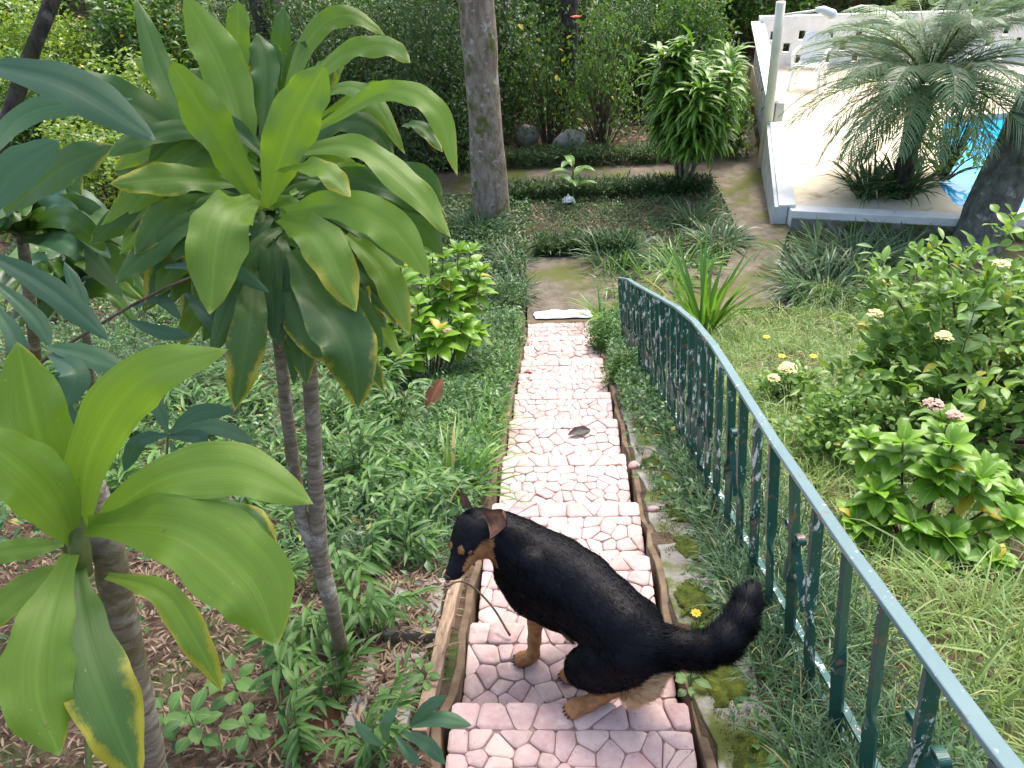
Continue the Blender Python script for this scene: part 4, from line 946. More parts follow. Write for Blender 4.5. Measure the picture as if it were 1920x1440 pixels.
clump((1205, 600), 70, .55, .10, .016, 1.2, 'strap', 'light green grass clump pressed against the foot of the railing, halfway to its far post', elm=1.35)
clump((1160, 560), 80, .6, .12, .015, 1.3, 'strap', 'upright light green grass between the landing and the railing\'s far post', elm=1.35)
clump((1270, 520), 120, .7, .18, .02, 1.5, 'strap', 'bright arching grass clump behind the railing\'s far post', elm=1.2)
clump((1390, 520), 60, .45, .12, .014, 1.4, 'strap', 'thin grass clump right of the tall sword-leaved clump')
for (x, y, r, h_, lb) in [(935, 640, .26, .24, 'soft fine-leaved mound overhanging the left edge of the lower steps'), (905, 720, .30, .24, 'soft fine-leaved mound left of the middle steps'), (955, 575, .26, .26, 'fine-leaved mound beside the foot of the stair'),
                          (870, 660, .3, .28, 'fine-leaved mound between the rosette shrub and the stair'), (850, 790, .3, .2, 'low fine-leaved mound in front of the rosette shrub'), (1135, 650, .16, .26, 'leafy weeds crowding the right edge of the lowest steps'), (1175, 715, .14, .22, 'leafy weeds right of the lower steps, against the railing')]:
    p = on(x, y); bush('fine_leaved_mound', lb, 'plant', (p[0], p[1], ground(p[0], p[1]) - .03), 'cover' if x < 1000 else 'sprig', m=170, k=12, rx=r, ry=r * 1.3, rz=h_, L=.05, W=.013, tm='small', inner=.3, cr=.035, elm=.6, stems=False)

for (x, y, n, L, lb) in [(905, 800, 60, .34, 'arching strap clump spilling over the left kerb beside the middle steps'), (880, 860, 70, .36, 'arching strap clump behind the one just above the dog'), (740, 940, 60, .34, 'strap clump between the forked cane and the stair'),
                         (930, 700, 50, .3, 'thin strap clump against the left side of the lower steps'), (690, 880, 60, .36, 'broad strap clump right of the cane stems'), (780, 820, 60, .36, 'strap clump under the rosette shrub on the left')]:
    clump((x, y), n, L, .08, .014, 1.3, 'strap', lb, tm='lance')

# ---- ground cover
def scatter(name, mat, N, x0, x1, y0, y1, L, W, tm, elm, eld, bend, dens=None, h=0.0, fold=.2, avoid=True, r2=None, lift=0.0):
    P = np.column_stack([rng.uniform(x0, x1, N), rng.uniform(y0, y1, N)])
    keep = np.ones(N, bool) if dens is None else rng.random(N) < dens(P[:, 0], P[:, 1])
    if avoid: keep &= ~(inbox(P[:, 0], P[:, 1], -.37, .37, -3, 7.45, .0) | onpath(P[:, 0], P[:, 1], 0.0) | ((P[:, 0] > WX(P[:, 1]) - .02) & (P[:, 1] > 9.6) & (P[:, 1] < 17.8)))
    P = P[keep]; n = len(P); a = Acc()
    Q = np.column_stack([P, H(P[:, 0], P[:, 1]) + h + lift * rng.random(n)])
    leaves(a, Q, rng.uniform(0, 6.28, n), elm + eld * rng.normal(size=n), L * rng.uniform(.6, 1.15, n), W * rng.uniform(.7, 1.2, n), bend * rng.uniform(.5, 1.2, n), rng.normal(size=n) * .35, tm, fold)
    return stuff(a.obj(name, MAT[mat]))
S = lambda v, a, b: np.clip((v - a) / (b - a), 0, 1)
# leaf litter, left bed
scatter('leaf_litter', 'drylitter', 34000, -3.2, -.42, .2, 4.6, .062, .0075, 'lance', .05, .28, .9, lambda x, y: 1 - .8 * S(y, 2.6, 4.2), h=.008, lift=.02)
scatter('leaf_litter', 'drylitter', 7000, -9, 4, 7, 19, .07, .025, 'small', .1, .3, .6, None, h=.03, lift=.02)
# small trailing cover on the left bed
scatter('ground_cover', 'cover', 60000, -7.5, -.40, 2.2, 11.0, .07, .026, 'small', .45, .4, .7, lambda x, y: np.clip(S(y, 2.0, 3.2) + .25 * vnoise(x, y, 2), 0, 1) * .97, h=.03, lift=.13)
scatter('ground_cover', 'cover', 2500, -2.5, -.45, 1.0, 3.2, .045, .018, 'small', .5, .4, .7, lambda x, y: (vnoise(x, y, 3, 4) > .15) * .8, h=.02, lift=.04)
scatter('ground_cover', 'hydra', 5000, -5.5, -.6, 2.8, 8.5, .06, .024, 'small', .5, .4, .7, lambda x, y: (vnoise(x, y, 1.6, 14) > .35) * .9, h=.06, lift=.14)
scatter('ground_cover', 'dark', 16000, -6.5, -.5, 2.4, 9.5, .10, .022, 'lance', .6, .4, .9, lambda x, y: np.clip(.3 + .9 * vnoise(x, y, 1.3, 21), 0, 1), h=.04, lift=.2)
# banks by the stair
scatter('bank_grass', 'mondo', 9000, -1.25, -.40, 2.3, 7.3, .17, .006, 'blade', 1.15, .25, 1.4, lambda x, y: np.clip(.8 + .4 * vnoise(x, y, 3), 0, 1), h=.01)
scatter('bank_leaves', 'sprig', 9000, -1.0, -.38, 2.8, 7.35, .06, .016, 'small', .6, .4, .8, lambda x, y: S(-x, .30, .5) * np.clip(.8 + .5 * vnoise(x, y, 4), 0, 1), h=.03, lift=.16)
scatter('mondo_grass', 'mondo', 22000, .585, 1.10, .3, 7.2, .19, .0055, 'blade', 1.25, .25, 1.5, lambda x, y: np.clip(.85 + .5 * vnoise(x, y, 3, 2), 0, 1) * (1 - .5 * S(x, .9, 1.1)), h=.0)
scatter('bank_leaves', 'cover', 5200, .40, .68, 2.6, 7.3, .055, .02, 'small', .6, .4, .8, lambda x, y: S(y, 3.6, 5.0) * .95 + .12, h=.02, lift=.14)
scatter('strip_weeds', 'cover', 420, .46, .64, 1.0, 3.6, .04, .02, 'oval', .4, .3, .6, lambda x, y: (vnoise(x, y, 4, 6) > .0) * 1., h=.01, lift=.06)
for k in range(46):
    x, y = rng.uniform(0, 760), rng.uniform(560, 1010); p = on(x, y)
    if p[0] > -.5: continue
    e = place_sprig(p, rng.uniform(0, 6.28), rng.uniform(.9, 1.5), 'dark bamboo-grass sprig in the dense planting of the left bank', 'bamboo grass on the left bank', k)
for k in range(26):
    x, y = rng.uniform(20, 900), rng.uniform(600, 900); p = on(x, y)
    if p[0] > -.55: continue
    o = tuft(36, rng.uniform(.25, .42), .06, .014, 1.5, 1.2, 'lance').obj('strap_clump', MAT['mondo' if k % 2 else 'strap'], None, loc=p); tag(o, 'strap-leaved clump among the dense planting of the left bank', 'grass clump', 'strap clumps on the left bank', 'thing')
# litter caught in the hollow blocks
for y0, x0 in ((1.80, -.650), (1.33, -.665)):
    a = Acc(); n = 260; P = np.column_stack([rng.uniform(x0, x0 + .19, n), rng.uniform(y0, y0 + .39, n)]); P = np.column_stack([P, plane(P[:, 1]) + .012 + .006 * rng.random(n)])
    leaves(a, P, rng.uniform(0, 6.28, n), .1, .05, .008, .6, rng.normal(size=n) * .3, 'mid'); stuff(a.obj('leaf_litter', MAT['drylitter']))
# lawn
scatter('lawn_grass', 'grass', 90000, .95, 4.8, .2, 8.2, .15, .0055, 'blade', 1.0, .35, 1.3, lambda x, y: np.clip(.6 + .8 * vnoise(x, y, 2.2, 8), .04, 1), h=.0)
scatter('lawn_grass', 'grass', 8500, 1.0, 4.8, .2, 8.2, .36, .007, 'blade', 1.0, .3, 1.7, lambda x, y: np.clip(.4 + .9 * vnoise(x, y, 1.4, 12), 0, 1), h=.0)
scatter('leaf_litter', 'drylitter', 3500, .95, 4.8, .2, 8.2, .06, .008, 'lance', .1, .3, .8, lambda x, y: np.clip(.2 - .8 * vnoise(x, y, 2.2, 8), 0, 1), h=.02, lift=.04)
scatter('lawn_weeds', 'sprig', 12000, .9, 4.8, .2, 8.2, .06, .022, 'small', .4, .3, .6, lambda x, y: np.clip(.3 + .7 * vnoise(x, y, 1.7, 9), 0, 1), h=.03, lift=.03)
# lower terrace
scatter('terrace_cover', 'cover', 24000, -3.5, 3.0, 8.6, 11.4, .05, .02, 'small', .5, .4, .7, lambda x, y: np.clip(.7 + .5 * vnoise(x, y, 1.8, 3), 0, 1), h=.02, lift=.04)
scatter('terrace_grass', 'mondo', 9000, -3.5, 3.2, 8.6, 11.4, .12, .008, 'blade', 1.0, .3, 1.2, lambda x, y: np.clip(.4 + .6 * vnoise(x, y, 1.5, 6), 0, 1), h=.02)
for (x0, x1, y0, y1, n) in ((-.3, .95, 9.06, 9.42, 4200), (-1.0, 2.2, 11.02, 11.4, 6000), (-6, 2.3, 12.4, 12.85, 11000)):
    scatter('edging_plants', 'dark', n, x0, x1, y0, y1, .14, .02, 'small', .9, .4, 1.0, None, h=.02, lift=.16)
scatter('woodland_cover', 'dark', 26000, -16, 4, 12.8, 30, .12, .05, 'small', .5, .4, .7, lambda x, y: np.clip(.35 + .8 * vnoise(x, y, .8, 2), 0, 1), h=.03, lift=.15)

# ================================================================= BACKGROUND TREES AND SHRUBS
def trunk(pts, rad, mat, parent, ns=16, jit=.06, n=26):
    p = spline(pts, n); a = Acc(); r = np.interp(np.linspace(0, 1, n), np.linspace(0, 1, len(rad)), rad)
    r = r * (1 + .04 * np.sin(np.linspace(0, 25, n))); tube(a, p, r, ns, jit); return a.obj('trunk', mat, parent)
def crown(parent, c, r, m, k, L, mat, zr=.6):
    a, s = bush_mesh(m=m, k=k, rx=r, ry=r, rz=r * zr, L=L, W=L * .45, tm='small', inner=.35, cr=.35, stems=False)
    return a.obj('crown', MAT[mat], parent, loc=c)
b = Pz(922, 402, 0)
t1 = empty('tree', 'large pale grey lichen-spotted trunk rising behind the stair foot, thickest in the garden', 'tree', (b[0], b[1], 0))
tt = PY(893, 0, b[1] + .1) - _a([b[0], b[1], 0])
trunk([(.02, 0, -.2), (0, 0, .0), (tt[0] * .35, .05, .9), (tt[0] * .8, .08, 2.0), (tt[0], .1, tt[2]), (tt[0] * 1.6, .2, 5.0), (tt[0] * 2, .2, 7.5)], [.33, .275, .225, .215, .225, .2, .13], MAT['bark'], t1)
crown(t1, (-.4, .3, 6.4), 3.0, 130, 12, .22, 'midgreen')
a = Acc(); tube(a, spline([(-.3, .1, 4.6), (.4, -1.8, 6.6), (1.6, -4.4, 7.9), (2.2, -6.4, 8.3)], 12), np.linspace(.12, .04, 12), 10, .1); a.obj('shade_bough', MAT['bark'], t1)  # added out-of-view limb, only there to carry the shading crown
crown(t1, (2.4, -6.6, 8.3), 2.4, 170, 14, .22, 'midgreen', .45)  # added unseen second crown, set towards the sun to shade the near steps
b = Pz(1062, 245, 0)
t2 = empty('tree', 'dark slim trunk with a few yellow leaves beyond the cross path', 'tree', (b[0], b[1], 0))
trunk([(0, 0, -.2), (0, 0, .3), (.06, 0, 1.5), (.12, 0, 3.2), (.3, 0, 6)], [.22, .18, .15, .14, .09], MAT['bark_dark'], t2, 12)
crown(t2, (.3, 0, 5.6), 2.6, 90, 12, .22, 'midgreen')
b = Pz(1812, 470, 0)
t3 = empty('tree', 'mossy dark trunk leaning over the pool at the right edge', 'tree', (5.05, 9.15, 0))
trunk([(-.12, -.1, -.2), (0, 0, .1), (.18, .15, .9), (.52, .3, 2.0), (.95, .4, 3.2), (1.6, .5, 6.5)], [.36, .29, .26, .245, .24, .15], MAT['bark_moss'], t3)
crown(t3, (2.2, .6, 6.6), 2.6, 170, 12, .22, 'midgreen')
b = Pz(2, 300, .3)
t4 = empty('tree', 'thin black leaning trunk crossing the upper left corner', 'tree', (0, 0, 0))
p4 = [D(-60, 470, 6.4), D(5, 255, 6.2), D(55, 110, 6.1), D(102, -10, 6.0), D(150, -160, 5.9)]
g4 = _a([p4[0][0] - .45, p4[0][1] - .1, ground(p4[0][0] - .45, p4[0][1] - .1) - .1])
t4.location = tuple(g4); trunk([q - g4 for q in [g4] + p4], [.08, .068, .062, .058, .055, .05], MAT['bark_dark'], t4, 10)
crown(t4, tuple(D(170, -230, 5.9) - g4), 1.2, 60, 12, .2, 'midgreen')
t5 = empty('tree', 'dark slender double trunk behind the top of the tall cane plant', 'tree', Pz(545, 250, 0))
trunk([(0, 0, -.1), (-.1, 0, 1.2), (-.15, 0, 3.4), (0, 0, 5.5)], [.13, .11, .1, .06], MAT['bark_dark'], t5, 10)
trunk([(.25, 0.1, -.1), (.22, .1, 1.2), (.3, .1, 3.4), (.6, 0, 5.5)], [.12, .10, .09, .05], MAT['bark'], t5, 10)
crown(t5, (0, 0, 5.2), 2.0, 70, 12, .2, 'midgreen')
t6 = empty('tree', 'pale thin crooked trunk just right of the large grey trunk', 'tree', Pz(935, 230, 0))
trunk([(0, 0, -.1), (0.05, 0, .9), (.2, 0, 1.7), (.3, 0, 2.6), (.35, 0, 5)], [.08, .07, .06, .06, .04], MAT['bark'], t6, 10)
crown(t6, (.3, 0, 4.9), 1.8, 60, 12, .2, 'midgreen')
st = Acc()

# prototypes of foliage masses, copied with their own label
def proto(kind):
    e = empty(kind[0], 'x', 'shrub', (0, 0, -50)); a, s = bush_mesh(**kind[2]); a.obj('foliage', MAT[kind[1]], e)
    if s.n: s.obj('stems', MAT['twig'], e)
    return e
PR = {
 'dark':  proto(('fine_leaved_shrub', 'dark', dict(m=720, k=16, rx=1, ry=1, rz=1.15, L=.075, W=.03, tm='small', inner=.4, cr=.07))),
 'dark2': proto(('fine_leaved_shrub', 'dark', dict(m=620, k=14, rx=1, ry=1, rz=1.15, L=.10, W=.045, tm='small', inner=.3, cr=.09))),
 'mid':   proto(('broadleaf_shrub', 'midgreen', dict(m=520, k=12, rx=1, ry=1, rz=1.15, L=.12, W=.05, tm='small', inner=.3, cr=.09))),
 'mid2':  proto(('broadleaf_shrub', 'midgreen', dict(m=300, k=12, rx=1, ry=1, rz=1.15, L=.16, W=.07, tm='small', inner=.3, cr=.12, lump=.35))),
 'bright': proto(('glossy_shrub', 'bright', dict(m=520, k=12, rx=1, ry=1, rz=1.0, L=.075, W=.05, tm='small', inner=.35, cr=.08, lump=.3))),
 'airy':  proto(('open_shrub', 'midgreen', dict(m=150, k=10, rx=1, ry=1, rz=1.2, L=.12, W=.055, tm='small', inner=.15, cr=.12, lump=.35))),
}
USED = set()
def put(kind, xyz, s, label, cat='shrub', group=None, name=None, rz=None):
    p = PR[kind]; rz = rng.uniform(0, 6.28) if rz is None else rz
    s = s if hasattr(s, '__len__') else (s, s)
    z = ground(xyz[0], xyz[1]) - .05 if len(xyz) == 2 else xyz[2]
    if kind in USED: c = copy_tree(p, (xyz[0], xyz[1], z), rz)
    else: c = p; USED.add(kind); c.location = (xyz[0], xyz[1], z); c.rotation_euler = (0, 0, rz)
    c.scale = (s[0], s[0], s[1]); tag(c, label, cat, group); return c
put('dark', (-2.05, 12.6), (1.15, 1.9), 'tall dense dark fine-leaved shrub immediately left of the large grey trunk')
put('dark', (-3.5, 13.2), (1.25, 1.9), 'dark fine-leaved shrub behind the top of the tall cane plant')
put('dark2', (-1.6, 14.6), (1.4, 2.1), 'dark shrub mass behind the large grey trunk')
put('dark', (-5.0, 15.5), (1.5, 2.0), 'dark shrub at upper left beyond the glossy hedge')
put('bright', (-5.2, 12.4), (1.35, 1.25), 'bright glossy-leaved shrub at upper left, catching the light')
put('bright', (-6.6, 11.0), (1.3, 1.2), 'bright glossy-leaved shrub at the left edge behind the black leaning trunk')
put('bright', (-7.0, 13.6), (1.5, 1.4), 'bright glossy-leaved shrub in the upper left corner')
put('bright', (-4.6, 10.3), (.8, .6), 'lower glossy-leaved shrub behind the tall cane plant, in front of the taller glossy ones')
put('airy', (-.15, 13.6), (.75, 1.6), 'open thin-leaved shrub with yellowing leaves right of the large grey trunk')
put('airy', (.75, 13.4), (.75, 1.7), 'tall open shrub bearing the red flower at the top of the picture')
put('dark', (1.35, 15.6), (.8, 1.3), 'dark shrub in the gap left of the striped-leaf shrub')
put('dark2', (-.2, 17.0), (1.3, 1.9), 'broad green shrub in the shade at the top centre')
put('mid', (2.35, 15.4), (.85, 1.5), 'bright broad-leaved shrub beside the far part of the pierced wall')
put('mid2', (2.5, 13.1), (.62, 1.15), 'large-leaved shrub right behind the striped-leaf shrub')
put('mid2', (2.3, 17.4), (1.0, 1.7), 'large-leaved shrub at the top right of centre')
scatter('leaf_litter', 'drylitter', 16000, -12, 5, 12.8, 26, .16, .06, 'small', .1, .3, .6, None, h=.04, lift=.03)
G2 = 'shrubs of the far wood beyond the garden'
k = 0
for (x, y, s, kd) in [(-13, 18, 2.4, 'mid'), (-10.5, 17, 1.8, 'bright'), (-8.5, 18, 2.0, 'mid'), (-5.6, 18.5, 2.0, 'mid'), (-3.6, 17.8, 1.7, 'airy'), (.2, 20.5, 1.9, 'airy'), (2.6, 19.8, 1.8, 'mid2'), (4.6, 19.9, 1.7, 'mid'),
                      (6.8, 20.5, 2.0, 'dark'), (9.2, 20.5, 2.1, 'mid2'), (11.5, 20, 2.3, 'mid'), (14, 19, 2.4, 'dark'), (-9, 13.8, 1.3, 'mid'), (-11, 14.5, 1.8, 'bright'), (-4, 22.5, 2.3, 'mid2'), (0.6, 24, 2.4, 'mid'), (4, 24, 2.5, 'dark'), (8, 24, 2.6, 'mid'), (12, 23, 2.6, 'dark2'), (-8, 22.5, 2.4, 'airy'), (-13, 22, 2.8, 'dark'),
                      (17, 21, 2.6, 'dark'), (-2, 28, 3, 'dark'), (3, 28, 3, 'dark2'), (8, 28, 3, 'mid'), (-7, 28, 3, 'mid'), (13, 27, 3, 'dark'), (-12, 27, 3, 'dark')]:
    put(kd, (x, y), (s * .8, s * .95), 'dense dark green shrub of the wood closing the view behind the garden', group=G2)

# flowers and big yellow leaves in the shrubs
def bloom(p, r, mat, label, n=6, name='flower', cat='flower', stem=0.0, tm='oval', group=None):
    e = empty(name, label, cat, p, group); a = Acc()
    leaves(a, np.tile([[0, 0, 0]], (n, 1)), np.arange(n) * 6.283 / n, .35, r, r * .62, .5, 0, tm, .1); a.obj('petals', MAT[mat], e)
    c = Acc(); tube(c, [(0, 0, -.001), (0, 0, r * .22)], [r * .2, r * .14], 8); c.obj('centre', MAT['petal_y'], e)
    if stem: s = Acc(); tube(s, [(0, 0, -.002), (.01, .0, -stem)], [.0015, .0015], 4); s.obj('stem', MAT['stem'], e)
    return e
bloom(PY(1080, 32, 12.6), .09, 'petal_r', 'single red hibiscus flower high in the shrubs at top centre')
for (x, y, d_, lb) in [(1305, 1150, None, 'yellow daisy-like flower on the mossy strip above the dog\'s tail'), (1231, 1162, None, 'yellow bud close behind the dog\'s back'), (1180, 678, None, 'yellow flower left of the railing, larger of the two halfway down the stair'),
                     (1172, 626, None, 'small yellow flower near the railing\'s far end'), (1437, 632, None, 'yellow-orange flower in the lawn behind the railing'), (1466, 668, None, 'orange flower head in the lawn, nearer the cream flowers'), (1525, 668, None, 'small yellow flower beside the low shrub in the lawn')]:
    p = on(x, y, .10); bloom(p, .02 if y > 1000 else .035, 'petal_y', lb, 8, stem=.12)
for (x, y, Y_) in [(1048, 92, 13.0), (1010, 72, 13), (1080, 220, 13), (970, 46, 13.2), (1040, 140, 13), (1068, 66, 13.0)]:
    pass
yl = Acc()
P = _a([PY(x, y, 12.7) for x, y in ((1010, 72), (1048, 92), (1081, 222), (1078, 205), (972, 45), (1072, 66), (1043, 140), (1060, 110))])
for i, q in enumerate(P):
    a = Acc(); leaves(a, [(0, 0, 0)], rng.uniform(0, 6), -.3, .14, .06, .4, .3, 'oval', .1, r1=.5, r2=.99); tag(a.obj('yellow_leaf', MAT['midgreen'], loc=q), 'bright yellow leaf hanging among the shrubs right of the large grey trunk', 'leaf', 'yellow leaves in the shrubs')

# ---- striped-leaf shrub
b = Pz(1278, 352, -.02)
vs_ = empty('dracaena_shrub', 'round shrub of drooping strap leaves with yellow-green stripes, beside the wall path', 'shrub', (b[0], b[1], -.05))
a = Acc(); s = Acc(); Hh = 2.0
for k in range(13):
    an = k * 2.4; r = .0 if k == 0 else .11 + .10 * (k % 3); cx, cy = r * math.cos(an), r * math.sin(an); top = Hh * (1 - .5 * r ** 1.2 - .05 * (k % 4))
    tube(s, spline([(cx * .2, cy * .2, -.05), (cx, cy, top * .5), (cx * 1.9, cy * 1.9, top)], 7), .022, 6, cap=False)
    zs = np.linspace(.70, top, 26)
    for z in zs:
        n = 5; az = rng.uniform(0, 6.28, n); f = z / top
        rr = cx * (1 + .9 * f), cy * (1 + .9 * f)
        leaves(a, np.tile([[rr[0], rr[1], z]], (n, 1)), az, (.35 + .65 * max(0, f - .85) * 6) + rng.normal(size=n) * .25, rng.uniform(.30, .44, n), .085, 1.75 - .5 * f, rng.normal(size=n) * .2, 'lance', .3)
a.obj('foliage', MAT['varieg'], vs_); s.obj('canes', MAT['cane'], vs_)

# ---- palm on the pool terrace
b = Pz(1675, 380, DZ); cz = PY(1700, 165, b[1] + .4)
pm = empty('palm', 'feathery grey-green palm with arching fronds standing on the pool terrace', 'palm', (cz[0] + .22, b[1] + .4, DZ))
ph = cz[2] - DZ
a = Acc(); tube(a, spline([(-.1, -.2, -.02), (-.06, -.1, ph * .5), (0, 0, ph)], 14), [.13, .12, .12, .11, .12, .11, .12, .12, .13, .13, .14, .14, .15, .13], 12, .25); a.obj('trunk', MAT['bark_dark'], pm)
def frond_mesh(L, droop, el0, nl=58):
    a = Acc(); t = np.linspace(0, 1, 24); an = el0 - droop * t; dx = np.cumsum(np.cos(an)) * L / 24; dz = np.cumsum(np.sin(an)) * L / 24
    P = np.column_stack([dx, 0 * dx, dz]); tube(a, P, np.linspace(.011, .003, 24), 5, cap=False, r1=.6)
    tt = np.linspace(.12, .99, nl); X = np.interp(tt, t, dx); Z_ = np.interp(tt, t, dz); A_ = np.interp(tt, t, an)
    ll = L * .24 * np.interp(tt, [0, .3, .7, 1], [.5, 1, .9, .35])
    for s in (-1, 1):
        leaves(a, np.column_stack([X, 0 * X, Z_]), s * (1.0 - .35 * tt) + rng.normal(size=nl) * .06, A_ * .6 + .12 + rng.normal(size=nl) * .08, ll, .011, .9, s * .5, 'blade', .1)
    return a.mesh('frond', MAT['palm'])
FM = [frond_mesh(1.8, .9, 1.35), frond_mesh(1.75, 1.5, 1.2), frond_mesh(1.85, 1.25, .8), frond_mesh(1.7, 1.3, .4), frond_mesh(1.4, 1.2, -.1), frond_mesh(1.85, 1.5, 1.4)]
for i in range(84):
    k = (1, 2, 3, 4, 5, 2, 3, 0)[i % 8]; o = link('frond', FM[k], pm, (0, 0, ph)); o.rotation_euler = (rng.normal() * .15, 0, i * 2.399); s = rng.uniform(.82, 1.12); o.scale = (s,) * 3
for i, (x, y, lb) in enumerate([(1625, 368, 'dark leafy plant at the foot of the palm, left one'), (1690, 365, 'dark leafy plant at the foot of the palm, right one')]):
    p = Pz(x, y, DZ); e = empty('terrace_plant', lb, 'plant', p); tuft(150, .75, .16, .035, 1.4, 1.35, 'lance').obj('leaves', MAT['mondo'], e)
p = Pz(1770, 330, DZ); e = empty('terrace_plant', 'thin shrub with yellow-green leaves beside the pool edge, right of the palm', 'plant', p)
a, s = bush_mesh(m=70, k=8, rx=.5, ry=.4, rz=.95, L=.12, W=.05, tm='small', inner=.2, cr=.08); a.obj('leaves', MAT['bright'], e); s.obj('stems', MAT['twig'], e)
# broad-leaved plant and white rag beyond the terrace bed
e = empty('banana_seedling', 'young plant with a few broad pale leaves beyond the terrace bed', 'plant', on(1075, 378))
a = Acc(); az = np.arange(8) * 2.4; leaves(a, np.column_stack([0 * az, 0 * az, .2 + .05 * np.arange(8)]), az, .7, .38, .13, 1.1, 0, 'oval', .25); a.obj('leaves', MAT['strap'], e)
a = Acc(); tube(a, [(0, 0, -.02), (0, 0, .6)], [.015, .01], 6); a.obj('stem', MAT['stem'], e)
def rock(p, r, label, mat='rock', sq=.7, name='rock', cat='rock', seed=0):
    bm = __import__('bmesh').new(); __import__('bmesh').ops.create_icosphere(bm, subdivisions=3, radius=1)
    for v in bm.verts:
        c = _a(v.co); f = 1 + .22 * vnoise(c[0] * 1.5 + seed, c[1] * 1.5 + c[2], 1.3, seed) ; v.co = Vector((c[0] * r[0] * f, c[1] * r[1] * f, c[2] * r[2] * f))
    me = bpy.data.meshes.new(name); bm.to_mesh(me); bm.free(); me.materials.append(MAT[mat]); me.polygons.foreach_set('use_smooth', [True] * len(me.polygons))
    return tag(link(name, me, None, p), label, cat)
rock(Pz(1068, 268, .12), (.28, .2, .22), 'pale flat-faced rock at the foot of the slim dark trunk', seed=1)
rock(Pz(988, 255, .1), (.2, .16, .2), 'smaller brownish rock left of the pale one', seed=2)
rock(Pz(1095, 252, .1), (.15, .12, .12), 'small rock just right of the pale one', seed=3)
def crumple(p, rx, ry, h, label, name='cloth', seed=0, mat='cloth', rz=0):
    n = 22; u = np.linspace(-1, 1, n); X, Y = np.meshgrid(u, u); Z_ = h * (.35 + .5 * vnoise(X, Y, 2.6, seed) ** 2 + .25 * np.abs(vnoise(X, Y, 4.3, seed + 2))) * np.clip(1.15 - X ** 2, .1, 1) * np.clip(1.15 - Y ** 2, .1, 1)
    c, s = math.cos(rz), math.sin(rz); x = X * rx * (1 + .1 * vnoise(X, Y, 2, 3)); y = Y * ry * (1 + .2 * vnoise(Y, X, 2, 5))
    ii = np.arange(n * n).reshape(n, n); a, b, c_, d = ii[:-1, :-1].ravel(), ii[:-1, 1:].ravel(), ii[1:, 1:].ravel(), ii[1:, :-1].ravel()
    A_ = Acc().add(np.stack([(x * c - y * s).ravel(), (x * s + y * c).ravel(), Z_.ravel()], 1), np.concatenate([np.stack([a, b, c_], 1), np.stack([a, c_, d], 1)]))
    return tag(A_.obj(name, MAT[mat], loc=p), label, 'cloth')
crumple((.02, 7.55, .045), .30, .075, .07, 'crumpled white cloth lying across the foot of the stair', seed=3)
crumple(on(1066, 377, .03), .09, .08, .12, 'small white rag on the ground beside the broad-leaved seedling', seed=5)
crumple(on(300, 318, .05), .14, .1, .14, 'bluish white scrap lying in the bed behind the tall cane plant', seed=6)

# ---- plastic chair and little stool on the terrace
def rod(a, p, q, r=.018, m=0): return tube(a, [p, q], r, 8, m=m)
ch = empty('plastic_chair', 'white moulded plastic armchair on the pool terrace', 'chair', Pz(1512, 165, DZ), rz=-.5)
a = Acc(); slab(a, [(-.24, -.22), (.24, -.22), (.22, .22), (-.22, .22)], .40, .43); bevel(a.obj('seat', MAT['plastic'], ch, smooth=False), .012)
a = Acc()
V = []; n = 9
for i in range(6):
    for j in range(n):
        t = i / 5; u = (j / (n - 1) - .5) * 2; V.append((u * (.22 + .03 * t) * (1 if i < 5 else .82), .20 + .12 * t - .05 * (u * u), .43 + .46 * t + (.03 * (1 - u * u) if i == 5 else 0)))
T_ = []
for i in range(5):
    for j in range(n - 1): q = i * n + j; T_ += [(q, q + 1, q + n + 1), (q, q + n + 1, q + n)]
o = a.add(V, T_).obj('backrest', MAT['plastic'], ch); md = o.modifiers.new('thick', 'SOLIDIFY'); md.thickness = .015
for sx in (-1, 1):
    for y0, y1 in ((-.2, -.27), (.2, .27)):
        a = Acc(); bar(a, [(sx * .22, y0, .41), (sx * .27, y1, 0)], (1, 0, 0), .05, .03); a.obj('leg', MAT['plastic'], ch, smooth=False)
    a = Acc(); bar(a, spline([(sx * .25, -.24, .40), (sx * .27, -.24, .60), (sx * .27, -.1, .65), (sx * .26, .24, .67)], 12), (1, 0, 0), .05, .02); a.obj('armrest', MAT['plastic'], ch, smooth=False)
# ---- odds and ends on and beside the stair
def dead_leaf(px, L, W, label, rz, h=.02, el=.15, bend=.8, cat='dead leaf', roll=.4, p=None):
    p = on(*px, h) if p is None else p
    a = Acc(); leaves(a, [(0, 0, 0)], rz, el, L, W, bend, roll, 'oval', .5, r1=.4, r2=.1, wave=.2); return tag(a.obj('dead_leaf', MAT['deadleaf'], loc=p), label, cat)
zt = lambda y: plane(min(v for v in YD if v > y))
p = PS(1070, 806); dl_ = dead_leaf(None, .17, .06, 'dark grey curled scrap of leaf lying on the pink steps', .4, p=(p[0] - .02, p[1], zt(p[1]) + .02), el=.25, bend=.7); dl_.data.materials[0] = MAT['grey_leaf']
p = PS(985, 690); dead_leaf(None, .16, .05, 'dark brown dead leaf at the left side of the lower steps', .1, p=(p[0] - .05, p[1], zt(p[1]) + .02))
dead_leaf((800, 775), .26, .10, 'large reddish brown dead leaf standing in the left bank', 1.0, el=.9, bend=.4, h=.12)
dead_leaf((742, 750), .16, .10, 'round brown dead leaf under the rosette shrub on the left', .4, h=.10)
dead_leaf((545, 1372), .19, .10, 'large dark brown dead leaf in the litter at the bottom left', .25, h=.03, el=.1)
dead_leaf((640, 1000), .15, .07, 'brown dead leaf by the forked cane stem', 1.2, h=.03)
dead_leaf((1130, 715), .2, .09, 'brown leaf on the right edge of the lower steps', 2.8, h=.03)
